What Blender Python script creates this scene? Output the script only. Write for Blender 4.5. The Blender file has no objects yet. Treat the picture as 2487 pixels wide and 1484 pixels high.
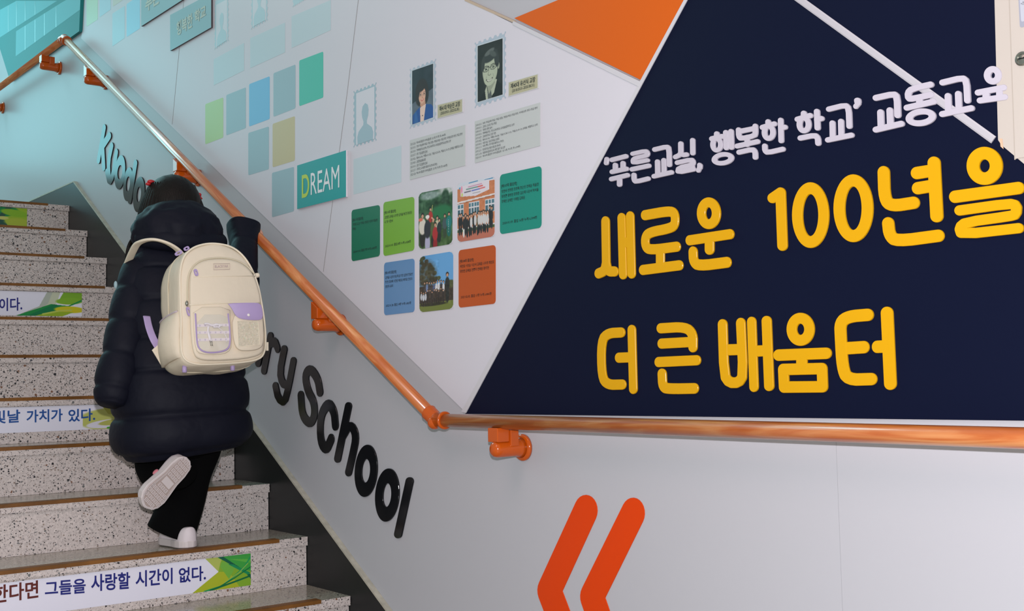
import bpy, bmesh, math, random
import numpy as np
from mathutils import Vector, Matrix, noise
random.seed(7)
SC = bpy.context.scene
COL = SC.collection
# ---------------------------------------------------------------- camera
CAM = np.array([3.57784, -1.97409, 1.02463]); FPX = 2791.08
YAW, PITCH, ROLL = 0.6781936, 0.0638626, -0.0209583
_f = np.array([-math.cos(YAW)*math.cos(PITCH), math.sin(YAW)*math.cos(PITCH), math.sin(PITCH)])
_r = np.cross(_f, [0, 0, 1]); _r /= np.linalg.norm(_r); _u = np.cross(_r, _f)
_c, _s = math.cos(ROLL), math.sin(ROLL)
_r, _u = _c*_r+_s*_u, -_s*_r+_c*_u
cam = bpy.data.cameras.new('camera'); cam.sensor_fit = 'HORIZONTAL'; cam.sensor_width = 36
cam.lens = FPX*36/2487; cam.clip_start = 0.02
camo = bpy.data.objects.new('camera', cam); COL.objects.link(camo)
M = Matrix.Identity(4)
for i in range(3):
    M[i][0], M[i][1], M[i][2], M[i][3] = _r[i], _u[i], -_f[i], CAM[i]
camo.matrix_world = M
SC.camera = camo
# ---------------------------------------------------------------- light and exposure
SC.view_settings.view_transform = 'Standard'; SC.view_settings.look = 'None'
SC.view_settings.exposure = 0.0; SC.view_settings.gamma = 1.0
SC.view_settings.use_curve_mapping = False
w = bpy.data.worlds.new('world'); SC.world = w; w.use_nodes = True
w.node_tree.nodes['Background'].inputs[0].default_value = (0.36, 0.43, 0.41, 1)
w.node_tree.nodes['Background'].inputs[1].default_value = 1.0
def area(name, loc, target, sx, sy, power, color):
    l = bpy.data.lights.new(name, 'AREA'); l.shape = 'RECTANGLE'; l.size = sx; l.size_y = sy
    l.energy = power; l.color = color
    o = bpy.data.objects.new(name, l); COL.objects.link(o); o.location = loc
    o.rotation_euler = (Vector(target)-Vector(loc)).to_track_quat('-Z', 'Y').to_euler()
    return o
# daylight from the landing window at the head of the stairs
area('landing_window_light', (-5.1, -1.2, 3.25), (-2.0, -0.7, 2.5), 1.6, 1.2, 24, (0.30, 0.86, 0.98))
area('upper_window_light', (-5.1, -1.1, 5.1), (0.5, -0.5, 1.5), 1.8, 1.3, 68, (0.46, 0.95, 1.0))
# soft warm fill from overhead, added to raise the ambient near the camera
area('overhead_fill', (2.4, -2.7, 3.8), (1.8, -0.2, 0.9), 1.6, 1.6, 29, (1.0, 0.68, 0.66))
# the photographer's flash, a hand's breadth above the lens
fl = bpy.data.lights.new('camera_flash', 'POINT'); fl.energy = 268; fl.shadow_soft_size = 0.022; fl.color = (0.97, 0.94, 0.99)
flo = bpy.data.objects.new('camera_flash', fl); COL.objects.link(flo)
flo.location = Vector(CAM)+Vector(_u)*0.17-Vector(_f)*0.03

T, R = 0.282, 0.165207          # tread and riser of the stairs
SK = 0.018                      # skirting thickness
# ---------------------------------------------------------------- measuring helpers (photo point -> place on a real plane)
def ray(uv, axis, val):
    d = _f+(uv[0]-1243.5)/FPX*_r-(uv[1]-742)/FPX*_u
    return Vector(CAM+d*((val-CAM[axis])/d[axis]))
def W(u, v, y=0.0): return ray((u, v), 1, y)
def WX(u, v, x): return ray((u, v), 0, x)
# ---------------------------------------------------------------- materials
def lin(c): return tuple(((x/255)/12.92 if x/255 <= .04045 else ((x/255+.055)/1.055)**2.4) for x in c)
MATS = {}
def mat(name, rgb, rough=.5, spec=.5, bump=0, bscale=30, coat=0, metal=0, var=0, vscale=5, alpha=1, trans=0):
    if name in MATS: return MATS[name]
    m = bpy.data.materials.new(name); m.use_nodes = True; nt = m.node_tree; b = nt.nodes['Principled BSDF']
    b.inputs['Base Color'].default_value = (*lin(rgb), 1); b.inputs['Roughness'].default_value = rough
    b.inputs['Specular IOR Level'].default_value = spec; b.inputs['Metallic'].default_value = metal
    b.inputs['Coat Weight'].default_value = coat; b.inputs['Coat Roughness'].default_value = .08
    b.inputs['Alpha'].default_value = alpha; b.inputs['Transmission Weight'].default_value = trans
    tc = nt.nodes.new('ShaderNodeNewGeometry')
    if bump:
        n = nt.nodes.new('ShaderNodeTexNoise'); n.inputs['Scale'].default_value = bscale; n.inputs['Detail'].default_value = 3
        nt.links.new(tc.outputs['Position'], n.inputs['Vector'])
        bp = nt.nodes.new('ShaderNodeBump'); bp.inputs['Strength'].default_value = bump; bp.inputs['Distance'].default_value = .01
        nt.links.new(n.outputs['Fac'], bp.inputs['Height']); nt.links.new(bp.outputs['Normal'], b.inputs['Normal'])
    if var:
        n = nt.nodes.new('ShaderNodeTexNoise'); n.inputs['Scale'].default_value = vscale; n.inputs['Detail'].default_value = 4
        nt.links.new(tc.outputs['Position'], n.inputs['Vector'])
        r = nt.nodes.new('ShaderNodeValToRGB'); r.color_ramp.elements[0].position = .3; r.color_ramp.elements[1].position = .7
        a = lin(rgb); r.color_ramp.elements[0].color = (*[x*(1-var) for x in a], 1); r.color_ramp.elements[1].color = (*[min(1, x*(1+var)) for x in a], 1)
        nt.links.new(n.outputs['Fac'], r.inputs['Fac']); nt.links.new(r.outputs['Color'], b.inputs['Base Color'])
    MATS[name] = m
    return m
def mat_terrazzo(name, base, rough):
    m = bpy.data.materials.new(name); m.use_nodes = True; nt = m.node_tree; b = nt.nodes['Principled BSDF']
    N = nt.nodes.new; L = nt.links.new
    g = N('ShaderNodeNewGeometry'); b.inputs['Roughness'].default_value = rough
    prev = None
    n0 = N('ShaderNodeTexNoise'); n0.inputs['Scale'].default_value = 110; n0.inputs['Detail'].default_value = 5; L(g.outputs['Position'], n0.inputs['Vector'])
    r0 = N('ShaderNodeValToRGB'); e = r0.color_ramp.elements; e[0].position = .32; e[1].position = .68
    a = lin(base); e[0].color = (*[x*.84 for x in a], 1); e[1].color = (*[min(1, x*1.10) for x in a], 1)
    L(n0.outputs['Fac'], r0.inputs['Fac']); prev = r0.outputs['Color']
    wn = N('ShaderNodeTexNoise'); wn.inputs['Scale'].default_value = 170; L(g.outputs['Position'], wn.inputs['Vector'])
    wm = N('ShaderNodeVectorMath'); wm.operation = 'MULTIPLY_ADD'; L(wn.outputs['Color'], wm.inputs[0]); wm.inputs[1].default_value = (.007, .007, .007); L(g.outputs['Position'], wm.inputs[2])
    for sc, dens, cols in ((330, .40, [(96, 88, 88), (128, 112, 106), (60, 58, 62), (214, 208, 206), (110, 106, 108)]),
                           (170, .44, [(84, 78, 78), (120, 110, 106), (40, 40, 44), (142, 124, 112), (100, 102, 104)]),
                           (95, .13, [(40, 40, 44), (84, 82, 88), (128, 92, 72), (108, 110, 110), (34, 34, 38)])):
        v = N('ShaderNodeTexVoronoi'); v.inputs['Scale'].default_value = sc; L(wm.outputs[0], v.inputs['Vector'])
        sp = N('ShaderNodeSeparateColor'); L(v.outputs['Color'], sp.inputs['Color'])
        c1 = N('ShaderNodeMath'); c1.operation = 'LESS_THAN'; L(sp.outputs['Red'], c1.inputs[0]); c1.inputs[1].default_value = dens
        th = N('ShaderNodeMath'); th.operation = 'MULTIPLY_ADD'; L(sp.outputs['Green'], th.inputs[0]); th.inputs[1].default_value = .34; th.inputs[2].default_value = .16
        c2 = N('ShaderNodeMath'); c2.operation = 'LESS_THAN'; L(v.outputs['Distance'], c2.inputs[0]); L(th.outputs[0], c2.inputs[1])
        mu = N('ShaderNodeMath'); mu.operation = 'MULTIPLY'; L(c1.outputs[0], mu.inputs[0]); L(c2.outputs[0], mu.inputs[1])
        cr = N('ShaderNodeValToRGB'); cr.color_ramp.interpolation = 'CONSTANT'
        for i, c in enumerate(cols):
            el = cr.color_ramp.elements[i] if i < 2 else cr.color_ramp.elements.new(i/len(cols))
            el.position = i/len(cols); el.color = (*lin(c), 1)
        L(sp.outputs['Blue'], cr.inputs['Fac'])
        mx = N('ShaderNodeMix'); mx.data_type = 'RGBA'; L(mu.outputs[0], mx.inputs['Factor']); L(prev, mx.inputs['A']); L(cr.outputs['Color'], mx.inputs['B'])
        prev = mx.outputs['Result']
    L(prev, b.inputs['Base Color'])
    return m
def mat_wood():
    m = bpy.data.materials.new('wood_grain_rail'); m.use_nodes = True; nt = m.node_tree; b = nt.nodes['Principled BSDF']
    N = nt.nodes.new; L = nt.links.new
    tc = N('ShaderNodeTexCoord'); mp = N('ShaderNodeMapping'); mp.inputs['Scale'].default_value = (2.6, 30, 30); L(tc.outputs['Object'], mp.inputs['Vector'])
    n = N('ShaderNodeTexNoise'); n.inputs['Scale'].default_value = 1.3; n.inputs['Detail'].default_value = 5; n.inputs['Distortion'].default_value = 1.6; L(mp.outputs[0], n.inputs['Vector'])
    r = N('ShaderNodeValToRGB'); e = r.color_ramp.elements
    e[0].position = .30; e[0].color = (*lin((178, 88, 38)), 1); e[1].position = .68; e[1].color = (*lin((214, 146, 92)), 1)
    k = e.new(.45); k.color = (*lin((190, 102, 48)), 1); k = e.new(.56); k.color = (*lin((202, 124, 70)), 1)
    L(n.outputs['Fac'], r.inputs['Fac']); L(r.outputs['Color'], b.inputs['Base Color'])
    b.inputs['Roughness'].default_value = .3; b.inputs['Coat Weight'].default_value = .55; b.inputs['Coat Roughness'].default_value = .12
    return m
def mat_vcol(rough=.3):
    m = bpy.data.materials.new('printed_picture'); m.use_nodes = True; nt = m.node_tree; b = nt.nodes['Principled BSDF']
    a = nt.nodes.new('ShaderNodeVertexColor'); a.layer_name = 'Col'; nt.links.new(a.outputs['Color'], b.inputs['Base Color'])
    b.inputs['Roughness'].default_value = rough
    return m
TERR = mat_terrazzo('terrazzo_riser', (208, 197, 193), .35)
TERT = mat_terrazzo('terrazzo_tread', (170, 163, 148), .18)
WOOD = mat_wood(); PRINT = mat_vcol()
WALL = mat('grey_wall_board', (178, 178, 184), .34, spec=.12, bump=.025, bscale=3.5)
PANEL = mat('white_display_board', (205, 202, 211), .4, spec=.3)
NAVY = mat('navy_film', (12, 17, 40), .42, spec=.09)
ORANGE = mat('orange_film', (204, 92, 18), .45, spec=.15)
YEL = mat('yellow_acrylic', (208, 154, 4), .3, spec=.25); WHI = mat('white_acrylic', (184, 178, 190), .35, spec=.3)
BLK = mat('black_acrylic', (22, 23, 26), .14, spec=.22); FIT = mat('orange_plastic', (188, 80, 12), .2, spec=.25, coat=.5)
TRIM = mat('pale_trim', (198, 196, 202), .4); CREAM = mat('cream_steel', (184, 175, 167), .4, spec=.3)
# ---------------------------------------------------------------- object helpers
def meta(o, label=None, cat=None, group=None, kind=None):
    if label: o['label'] = label
    if cat: o['category'] = cat
    if group: o['group'] = group
    if kind: o['kind'] = kind
    return o
def empty(name, loc, label=None, cat=None, group=None, kind=None):
    o = bpy.data.objects.new(name, None); COL.objects.link(o); o.location = loc; o.empty_display_size = .05
    return meta(o, label, cat, group, kind)
def pos(o):
    p = Vector((0, 0, 0))
    while o: p += o.location; o = o.parent
    return p
def mk(name, vf, material, parent=None, smooth=False, label=None, cat=None, group=None, kind=None):
    """world-space verts and faces -> one mesh object"""
    vs, fs = vf
    vs = [Vector(v) for v in vs]
    if parent: org = pos(parent); loc = Vector((0, 0, 0))
    else:
        xs = [min(v[i] for v in vs) for i in range(3)]; xe = [max(v[i] for v in vs) for i in range(3)]
        org = loc = Vector(((xs[0]+xe[0])/2, (xs[1]+xe[1])/2, xs[2]))
    me = bpy.data.meshes.new(name); me.from_pydata([tuple(v-org) for v in vs], [], fs); me.update()
    if smooth:
        me.polygons.foreach_set('use_smooth', [True]*len(me.polygons))
    if isinstance(material, (list, tuple)):
        for q in material: me.materials.append(q)
    else: me.materials.append(material)
    o = bpy.data.objects.new(name, me); COL.objects.link(o); o.location = loc
    if parent: o.parent = parent
    return meta(o, label, cat, group, kind)
def fixn(o):
    bm = bmesh.new(); bm.from_mesh(o.data); bmesh.ops.recalc_face_normals(bm, faces=bm.faces); bm.to_mesh(o.data); bm.free(); return o
def join(*parts):
    vs, fs = [], []
    for v, f in parts:
        n = len(vs); vs += list(v); fs += [tuple(i+n for i in q) for q in f]
    return vs, fs
def box(a, b):
    (x0, y0, z0), (x1, y1, z1) = a, b
    v = [(x, y, z) for z in (z0, z1) for y in (y0, y1) for x in (x0, x1)]
    return v, [(0, 2, 3, 1), (4, 5, 7, 6), (0, 1, 5, 4), (2, 6, 7, 3), (0, 4, 6, 2), (1, 3, 7, 5)]
def prism(front, back):
    """two matching loops -> closed slab"""
    n = len(front)
    return list(front)+list(back), [tuple(range(n)), tuple(range(2*n-1, n-1, -1))]+[(i, i+n, (i+1) % n+n, (i+1) % n) for i in range(n)]
def wallprism(px, y0, y1, yref=None):
    """photo outline on the wall, slab from y=-y0 (back) to y=-y1 (front face, where the outline was read)"""
    f = [W(u, v, -y1) for u, v in px]
    return prism(f, [Vector((p.x, -y0, p.z)) for p in f])
def bil(q, s, t):
    """q = TL,TR,BR,BL ; s right, t down"""
    a = q[0].lerp(q[1], s); b = q[3].lerp(q[2], s); return a.lerp(b, t)
def rrect(q, r, k=5):
    w_ = (q[1]-q[0]).length; h = (q[3]-q[0]).length; rs, rt = r/w_, r/h; out = []
    for cx, cy, a0 in ((1-rs, rt, -90), (1-rs, 1-rt, 0), (rs, 1-rt, 90), (rs, rt, 180)):
        for i in range(k+1):
            a = math.radians(a0+90*i/k); out.append(bil(q, cx+rs*math.cos(a), cy+rt*math.sin(a)))
    return out
def quad(px, y): return [W(u, v, -y) for u, v in px]
def card(name, px, y0, y1, m, r=.006, parent=None, **kw):
    q = quad(px, y1); f = rrect(q, r); o = mk(name, prism(f, [Vector((p.x, -y0, p.z)) for p in f]), m, parent, **kw); return fixn(o), q
def chaikin(p, it=2):
    p = [tuple(a) for a in p]
    for _ in range(it):
        q = [p[0]]
        for a, b in zip(p, p[1:]):
            q += [tuple(.75*x+.25*y for x, y in zip(a, b)), tuple(.25*x+.75*y for x, y in zip(a, b))]
        q.append(p[-1]); p = q
    return p
def capsule(a, b, hw, hh, y0, y1, ch=1.0, n=24):
    """stroke segment in photo pixels, standing from y0 to y1 off the wall, chamfered front"""
    dx, dy = (b[0]-a[0])/hw, (b[1]-a[1])/hh; th = math.atan2(dy, dx)
    def loop(k, y):
        pts = []
        for i in range(n//2+1):
            t = th+math.pi/2+math.pi*i/(n//2); pts.append(W(a[0]+(hw-k)*math.cos(t), a[1]+(hh-k)*math.sin(t), -y))
        for i in range(n//2+1):
            t = th-math.pi/2+math.pi*i/(n//2); pts.append(W(b[0]+(hw-k)*math.cos(t), b[1]+(hh-k)*math.sin(t), -y))
        return pts
    c, d = loop(ch, y1), loop(0, y1); m = len(c)
    dd = [Vector((p.x, -(y1-.0012), p.z)) for p in d]; e = [Vector((p.x, -y0, p.z)) for p in d]
    vs = c+dd+e; fs = [tuple(range(m))]
    for k in (0, 1):
        fs += [(k*m+i, (k+1)*m+i, (k+1)*m+(i+1) % m, k*m+(i+1) % m) for i in range(m)]
    return vs, fs
def ringpx(c, ro, ri, tilt, y0, y1, ch=1.0, n=48):
    def loop(rx, ry, y):
        ct, st = math.cos(math.radians(tilt)), math.sin(math.radians(tilt)); o = []
        for i in range(n):
            a = 2*math.pi*i/n; x, z = rx*math.cos(a), ry*math.sin(a); o.append(W(c[0]+x*ct-z*st, c[1]+x*st+z*ct, -y))
        return o
    sh = lambda L, y: [Vector((p.x, -y, p.z)) for p in L]
    L = [loop(ro[0]-ch, ro[1]-ch, y1), loop(ri[0]+ch, ri[1]+ch, y1), loop(ri[0], ri[1], y1), None, loop(ro[0], ro[1], y1), None]
    L[3] = sh(L[2], y0); L[5] = sh(L[4], y0); L[2] = sh(L[2], y1-.0012); L[4] = sh(L[4], y1-.0012)
    vs = [p for l in L for p in l]; fs = []
    for a, b in ((0, 1), (1, 2), (2, 3), (0, 4), (4, 5)):
        fs += [(a*n+i, b*n+i, b*n+(i+1) % n, a*n+(i+1) % n) for i in range(n)]
    return vs, fs
def text_mesh(body, p0, px_, pz_, off=.0, res=3, nrm=None, lift=.0006):
    """flat lettering whose bounding box fills the parallelogram p0 (lower left), px_ (lower right), pz_ (upper left)"""
    c = bpy.data.curves.new('lettering', 'FONT'); c.body = body; c.resolution_u = res; c.offset = off
    o = bpy.data.objects.new('lettering', c); COL.objects.link(o)
    dg = bpy.context.evaluated_depsgraph_get(); dg.update(); me = o.evaluated_get(dg).to_mesh()
    vs = [v.co.copy() for v in me.vertices]; fs = [tuple(p.vertices) for p in me.polygons]
    o.evaluated_get(dg).to_mesh_clear(); bpy.data.objects.remove(o); bpy.data.curves.remove(c)
    if not vs: return [], []
    x0, x1 = min(v.x for v in vs), max(v.x for v in vs); y0, y1 = min(v.y for v in vs), max(v.y for v in vs)
    X, Z = Vector(px_)-Vector(p0), Vector(pz_)-Vector(p0); n = X.cross(Z).normalized()
    return [Vector(p0)+X*((v.x-x0)/(x1-x0))+Z*((v.y-y0)/max(1e-6, y1-y0))+n*lift for v in vs], fs
def q_text(body, q, s0, s1, t0, t1, off=0, res=2):
    """text inside a card quad (TL,TR,BR,BL)"""
    return text_mesh(body, bil(q, s0, t1), bil(q, s1, t1), bil(q, s0, t0), off, res)
# ---------------------------------------------------------------- little painter for flat printed pictures
class Pic:
    def __init__(s, w, h, col):
        s.w, s.h = w, h; s.a = np.zeros((h, w, 3)); s.a[:] = col
        s.X, s.Y = np.meshgrid((np.arange(w)+.5)/w, (np.arange(h)+.5)/h); s.rng = np.random.RandomState(3)
    def put(s, m, col): s.a = s.a*(1-m[..., None])+np.array(col, float)*m[..., None]
    def ell(s, cx, cy, rx, ry, col, soft=.12, rot=0, op=1):
        c, n = math.cos(rot), math.sin(rot); x, y = s.X-cx, s.Y-cy
        d = np.sqrt(((x*c+y*n)/rx)**2+((-x*n+y*c)/ry)**2); s.put(np.clip((1-d)/soft+.5, 0, 1)*op, col)
    def poly(s, pts, col, op=1):
        m = np.zeros_like(s.X, bool); n = len(pts)
        for i in range(n):
            (x0, y0), (x1, y1) = pts[i], pts[(i+1) % n]
            if y0 == y1: continue
            m ^= ((y0 <= s.Y) != (y1 <= s.Y)) & (s.X < x0+(s.Y-y0)*(x1-x0)/(y1-y0))
        s.put(m*float(op), col)
    def rect(s, x0, y0, x1, y1, col, op=1): s.poly([(x0, y0), (x1, y0), (x1, y1), (x0, y1)], col, op)
    def line(s, pts, wd, col, op=1):
        for (x0, y0), (x1, y1) in zip(pts, pts[1:]):
            dx, dy = x1-x0, (y1-y0)*s.h/s.w; px, py = s.X-x0, (s.Y-y0)*s.h/s.w
            t = np.clip((px*dx+py*dy)/(dx*dx+dy*dy+1e-9), 0, 1); d = np.hypot(px-t*dx, py-t*dy)
            s.put(np.clip((wd-d)*s.w+.5, 0, 1)*op, col)
    def noise(s, cell, amp, x0=0, y0=0, x1=1, y1=1):
        gh, gw = max(2, int(s.h/cell)), max(2, int(s.w/cell)); g = s.rng.randn(gh+1, gw+1)
        yy = np.linspace(0, gh-1e-3, s.h); xx = np.linspace(0, gw-1e-3, s.w); iy = yy.astype(int); ix = xx.astype(int); fy = (yy-iy)[:, None]; fx = (xx-ix)[None]
        n = g[iy][:, ix]*(1-fy)*(1-fx)+g[iy+1][:, ix]*fy*(1-fx)+g[iy][:, ix+1]*(1-fy)*fx+g[iy+1][:, ix+1]*fy*fx
        m = (s.X >= x0)*(s.X <= x1)*(s.Y >= y0)*(s.Y <= y1); s.a += (n*amp*m)[..., None]
    def person(s, x, y, h, cl, tr, skin=(196, 150, 122), hair=(30, 26, 26), wd=.3):
        s.ell(x, y+h*.75, h*wd*.42, h*.25, tr, .2); s.ell(x, y+h*.38, h*wd*.55, h*.24, cl, .2)
        s.ell(x, y+.05*h, h*.085, h*.08, hair, .3); s.ell(x, y+.075*h, h*.06, h*.055, skin, .3)
    def mesh(s, name, fn, parent, corner=0, m=None, **kw):
        """fn(s,t)->world point"""
        w_, h_ = s.w, s.h
        vs = [fn(i/w_, j/h_) for j in range(h_+1) for i in range(w_+1)]; fs = []; cols = []
        c = np.clip(s.a, 0, 255)/255; c = np.where(c <= .04045, c/12.92, ((c+.055)/1.055)**2.4)
        for j in range(h_):
            for i in range(w_):
                if corner:
                    dx = max(corner-(i+.5)/w_, (i+.5)/w_-1+corner, 0); k = corner*w_/h_*s.asp if hasattr(s, 'asp') else corner*.72
                    dy = max(k-(j+.5)/h_, (j+.5)/h_-1+k, 0)
                    if (dx/corner)**2+(dy/k)**2 > 1: continue
                fs.append((j*(w_+1)+i, (j+1)*(w_+1)+i, (j+1)*(w_+1)+i+1, j*(w_+1)+i+1)); cols.append(c[j, i])
        o = mk(name, (vs, fs), m or PRINT, parent, **kw)
        at = o.data.color_attributes.new('Col', 'FLOAT_COLOR', 'CORNER')
        arr = np.ones((len(fs), 4, 4), np.float32); arr[:, :, :3] = np.array(cols)[:, None, :]
        at.data.foreach_set('color', arr.ravel()); return o
# ---------------------------------------------------------------- lofts
def catmull(P, k):
    P = [np.array(p, float) for p in P]; P = [2*P[0]-P[1]]+P+[2*P[-1]-P[-2]]; out = []
    for i in range(1, len(P)-2):
        for j in range(k):
            t = j/k; a, b, c, d = P[i-1:i+3]
            out.append(.5*((2*b)+(-a+c)*t+(2*a-5*b+4*c-d)*t*t+(-a+3*b-3*c+d)*t**3))
    out.append(P[-2]); return out
def tube(keys, n=32, k=8, ref=(0, 0, 1), mod=None, cap=True, expo=2.0):
    """keys: (x,y,z,ra,rb); ra along 'side' (= tangent x ref), rb along the other axis"""
    K = catmull(keys, k); P = [Vector(q[:3]) for q in K]; vs = []; s = 0; S = []
    for i in range(len(P)):
        t = (P[min(i+1, len(P)-1)]-P[max(i-1, 0)]).normalized(); a = t.cross(Vector(ref)).normalized(); b = a.cross(t)
        if i: s += (P[i]-P[i-1]).length
        S.append(s)
        for j in range(n):
            th = 2*math.pi*j/n; c, d = math.cos(th), math.sin(th)
            if expo != 2: c, d = math.copysign(abs(c)**(2/expo), c), math.copysign(abs(d)**(2/expo), d)
            g = mod(s, th, P[i]) if mod else 1
            vs.append(P[i]+a*(c*K[i][3]*g)+b*(d*K[i][4]*g))
    fs = [(i*n+j, i*n+(j+1) % n, (i+1)*n+(j+1) % n, (i+1)*n+j) for i in range(len(P)-1) for j in range(n)]
    if cap: fs += [tuple(range(n-1, -1, -1)), tuple(range((len(P)-1)*n, len(P)*n))]
    return vs, fs
def ellipsoid(c, r, nu=24, nv=16, mod=None, M3=None):
    vs, fs = [], []
    for i in range(nv+1):
        ph = math.pi*i/nv
        for j in range(nu):
            th = 2*math.pi*j/nu; d = Vector((math.sin(ph)*math.cos(th), math.sin(ph)*math.sin(th), math.cos(ph)))
            g = mod(d) if mod else 1; p = Vector((d.x*r[0], d.y*r[1], d.z*r[2]))*g
            if M3: p = M3 @ p
            vs.append(Vector(c)+p)
    fs = [(i*nu+j, (i+1)*nu+j, (i+1)*nu+(j+1) % nu, i*nu+(j+1) % nu) for i in range(nv) for j in range(nu)]
    return vs, fs
def cyl(a, b, r, n=24, r2=None):
    a, b = Vector(a), Vector(b); t = (b-a).normalized(); x = t.orthogonal().normalized(); y = t.cross(x); r2 = r if r2 is None else r2
    lo = [a+(x*math.cos(2*math.pi*i/n)+y*math.sin(2*math.pi*i/n))*r for i in range(n)]; hi = [b+(x*math.cos(2*math.pi*i/n)+y*math.sin(2*math.pi*i/n))*r2 for i in range(n)]
    return prism(hi, lo)
def lathe(a, axis, prof, n=32):
    """prof: (distance along axis, radius)"""
    t = Vector(axis).normalized(); x = t.orthogonal().normalized(); y = t.cross(x); a = Vector(a)
    vs = [a+t*d+(x*math.cos(2*math.pi*i/n)+y*math.sin(2*math.pi*i/n))*r for d, r in prof for i in range(n)]; m = len(prof)
    fs = [(k*n+i, k*n+(i+1) % n, (k+1)*n+(i+1) % n, (k+1)*n+i) for k in range(m-1) for i in range(n)]
    return vs, fs+[tuple(range(n-1, -1, -1)), tuple(range((m-1)*n, m*n))]
# ================================================================ setting
ZL = 12*R                        # upper landing height
fixn(mk('wall_right', box((-9, 0, -.3), (5.2, .12, 6.5)), WALL, kind='structure'))
mk('floor', box((2*T-.02, -3.2, -.12), (5.2, 0, 0)), TERT, kind='structure')
mk('ceiling', box((-9, -3.4, 6.5), (5.2, .12, 6.6)), mat('white_ceiling', (225, 225, 225), .8), kind='structure')
for u0, u1 in ((2037, 2041),):
    a_, b_ = W(u0, 1100, 0), W(u1, 1484, 0); a_.x = (a_.x+b_.x)/2; x_ = a_.x
    mk('board_joint', box((x_-.0004, -.0003, .11), (x_+.0004, .001, .46+.43)), mat('faint_joint', (158, 158, 164), .6), COL.objects['wall_right'])
# black skirting with its pale painted top edge
ax, az = -2.478, 2.097; bx, bz = .473, .324; sl = (bz-az)/(bx-ax); fx = .80; fz = az+sl*(fx-ax)
out = [(-9, ZL+.118), (ax, az), (fx, fz), (fx+.35, .10), (5.2, .10), (5.2, 0), (.55, 0), (-9+.0, ZL-.3)]
out = [(-9, az+.004), (ax, az), (fx, fz), (5.2, fz), (5.2, 0), (.62, 0), (-2.5, ZL-.35), (-9, ZL-.35)]
SKM = mat('black_skirting', (20, 23, 24), .34, spec=.22, bump=.05, bscale=6, var=.25, vscale=4)
sk = mk('baseboard_right', prism([Vector((x, -SK, z)) for x, z in out], [Vector((x, -.0005, z)) for x, z in out]), SKM, kind='structure'); fixn(sk)
top = [(-9, az+.004), (ax, az), (fx, fz), (5.2, fz)]
bead = []
for (x0, z0), (x1, z1) in zip(top, top[1:]):
    n = Vector((-(z1-z0), 0, x1-x0)).normalized()*.0065
    f = [Vector((x0, -SK-.001, z0)), Vector((x1, -SK-.001, z1)), Vector((x1, -SK-.001, z1))+n, Vector((x0, -SK-.001, z0))+n]
    bead.append(prism(f, [Vector((p.x, -.0004, p.z)) for p in f]))
fixn(mk('painted_edge', join(*bead), mat('beige_paint_edge', (176, 170, 156), .6, var=.15, vscale=40), sk, label='pale beige paint line along the top edge'))
# ================================================================ staircase
st = empty('staircase', (.564, -1.2, 0), 'speckled terrazzo staircase with brass-brown nosing strips climbing beside the grey wall', 'staircase')
BRASS = mat('brown_brass_strip', (124, 80, 32), .36, metal=.2, bump=.08, bscale=90, var=.3, vscale=9)
RIB = mat('worn_strip_edge', (112, 72, 30), .36, metal=.2, var=.3, vscale=9)
YW = -2.35
for k in range(-2, 10):
    x, z = -k*T, (k+3)*R; xb = x-T-.012 if k < 9 else -9
    o = mk('tread', box((xb, YW, z-.030), (x, -SK, z)), TERT, st)
    bm = bmesh.new(); bm.from_mesh(o.data); bmesh.ops.bevel(bm, geom=[e for e in bm.edges if all(v.co.x > x-st.location.x-.001 for v in e.verts)], offset=.003, segments=2, affect='EDGES'); bm.to_mesh(o.data); bm.free()
    o.data.materials.append(TERR)
    for p in o.data.polygons:
        if abs(p.normal.z) < .7: p.material_index = 1
    mk('riser', box((x-.03, YW, z-R+.0005), (x-.010, -SK-.002, z-.0305)), TERR, st)
    ye = -.128
    s1 = box((x-.034, YW, z-.004), (x+.002, ye, z+.0022)); s2 = box((x-.003, YW, z-.0088), (x+.0022, ye, z+.0018))
    s = mk('nosing_strip', join(s1, s2), BRASS, st)
    gr = [box((x-.034+.0058*i, YW, z+.0022), (x-.0312+.0058*i, ye, z+.0032)) for i in range(6)]
    mk('grip_rib', join(*gr), RIB, s, label='ribbed grip lines')
mk('support', prism([Vector((.54, YW, 0)), Vector((-2.7, YW, ZL-.04-R)), Vector((-9, YW, ZL-.2)), Vector((-9, YW, 0))], [Vector((.54, -SK-.004, 0)), Vector((-2.7, -SK-.004, ZL-.04-R)), Vector((-9, -SK-.004, ZL-.2)), Vector((-9, -SK-.004, 0))]), TERR, st); fixn(COL.objects['support'])
# ================================================================ riser stickers
def banner(k, zt, zb, label, art, texts):
    x = -k*T-.010; y1 = -.229; y0 = -1.95
    f = lambda d: [Vector((x+d, y0, zt)), Vector((x+d, y1, zt)), Vector((x+d, y1, zb)), Vector((x+d, y0, zb))]
    o = mk('riser_sticker', prism(f(.0009), f(.0001)), mat('sticker_white', (228, 227, 241), .3), None, label=label, cat='sticker'); fixn(o)
    pic, wdt = art; q = [Vector((x+.0012, y1-wdt, zt)), Vector((x+.0012, y1, zt)), Vector((x+.0012, y1, zb)), Vector((x+.0012, y1-wdt, zb))]
    pic.mesh('printed_leaf_pattern', lambda s, t: bil(q, s, t), o)
    for body, px, col in texts:
        a, b, c = [WX(u, v, x+.0013) for u, v in px]   # lower left, lower right, upper left
        mk('lettering', text_mesh(body, a, b, c, .022, 4), mat('ink_%d_%d_%d' % col, col, .4), o)
p1 = Pic(190, 94, (228, 227, 241))
p1.poly([(.22, 0), (1, 0), (1, 1), (0, 1), (.44, .45)], (128, 172, 44)); p1.poly([(.22, 0), (.52, 0), (.47, .2), (.44, .45)], (176, 188, 92))
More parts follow.
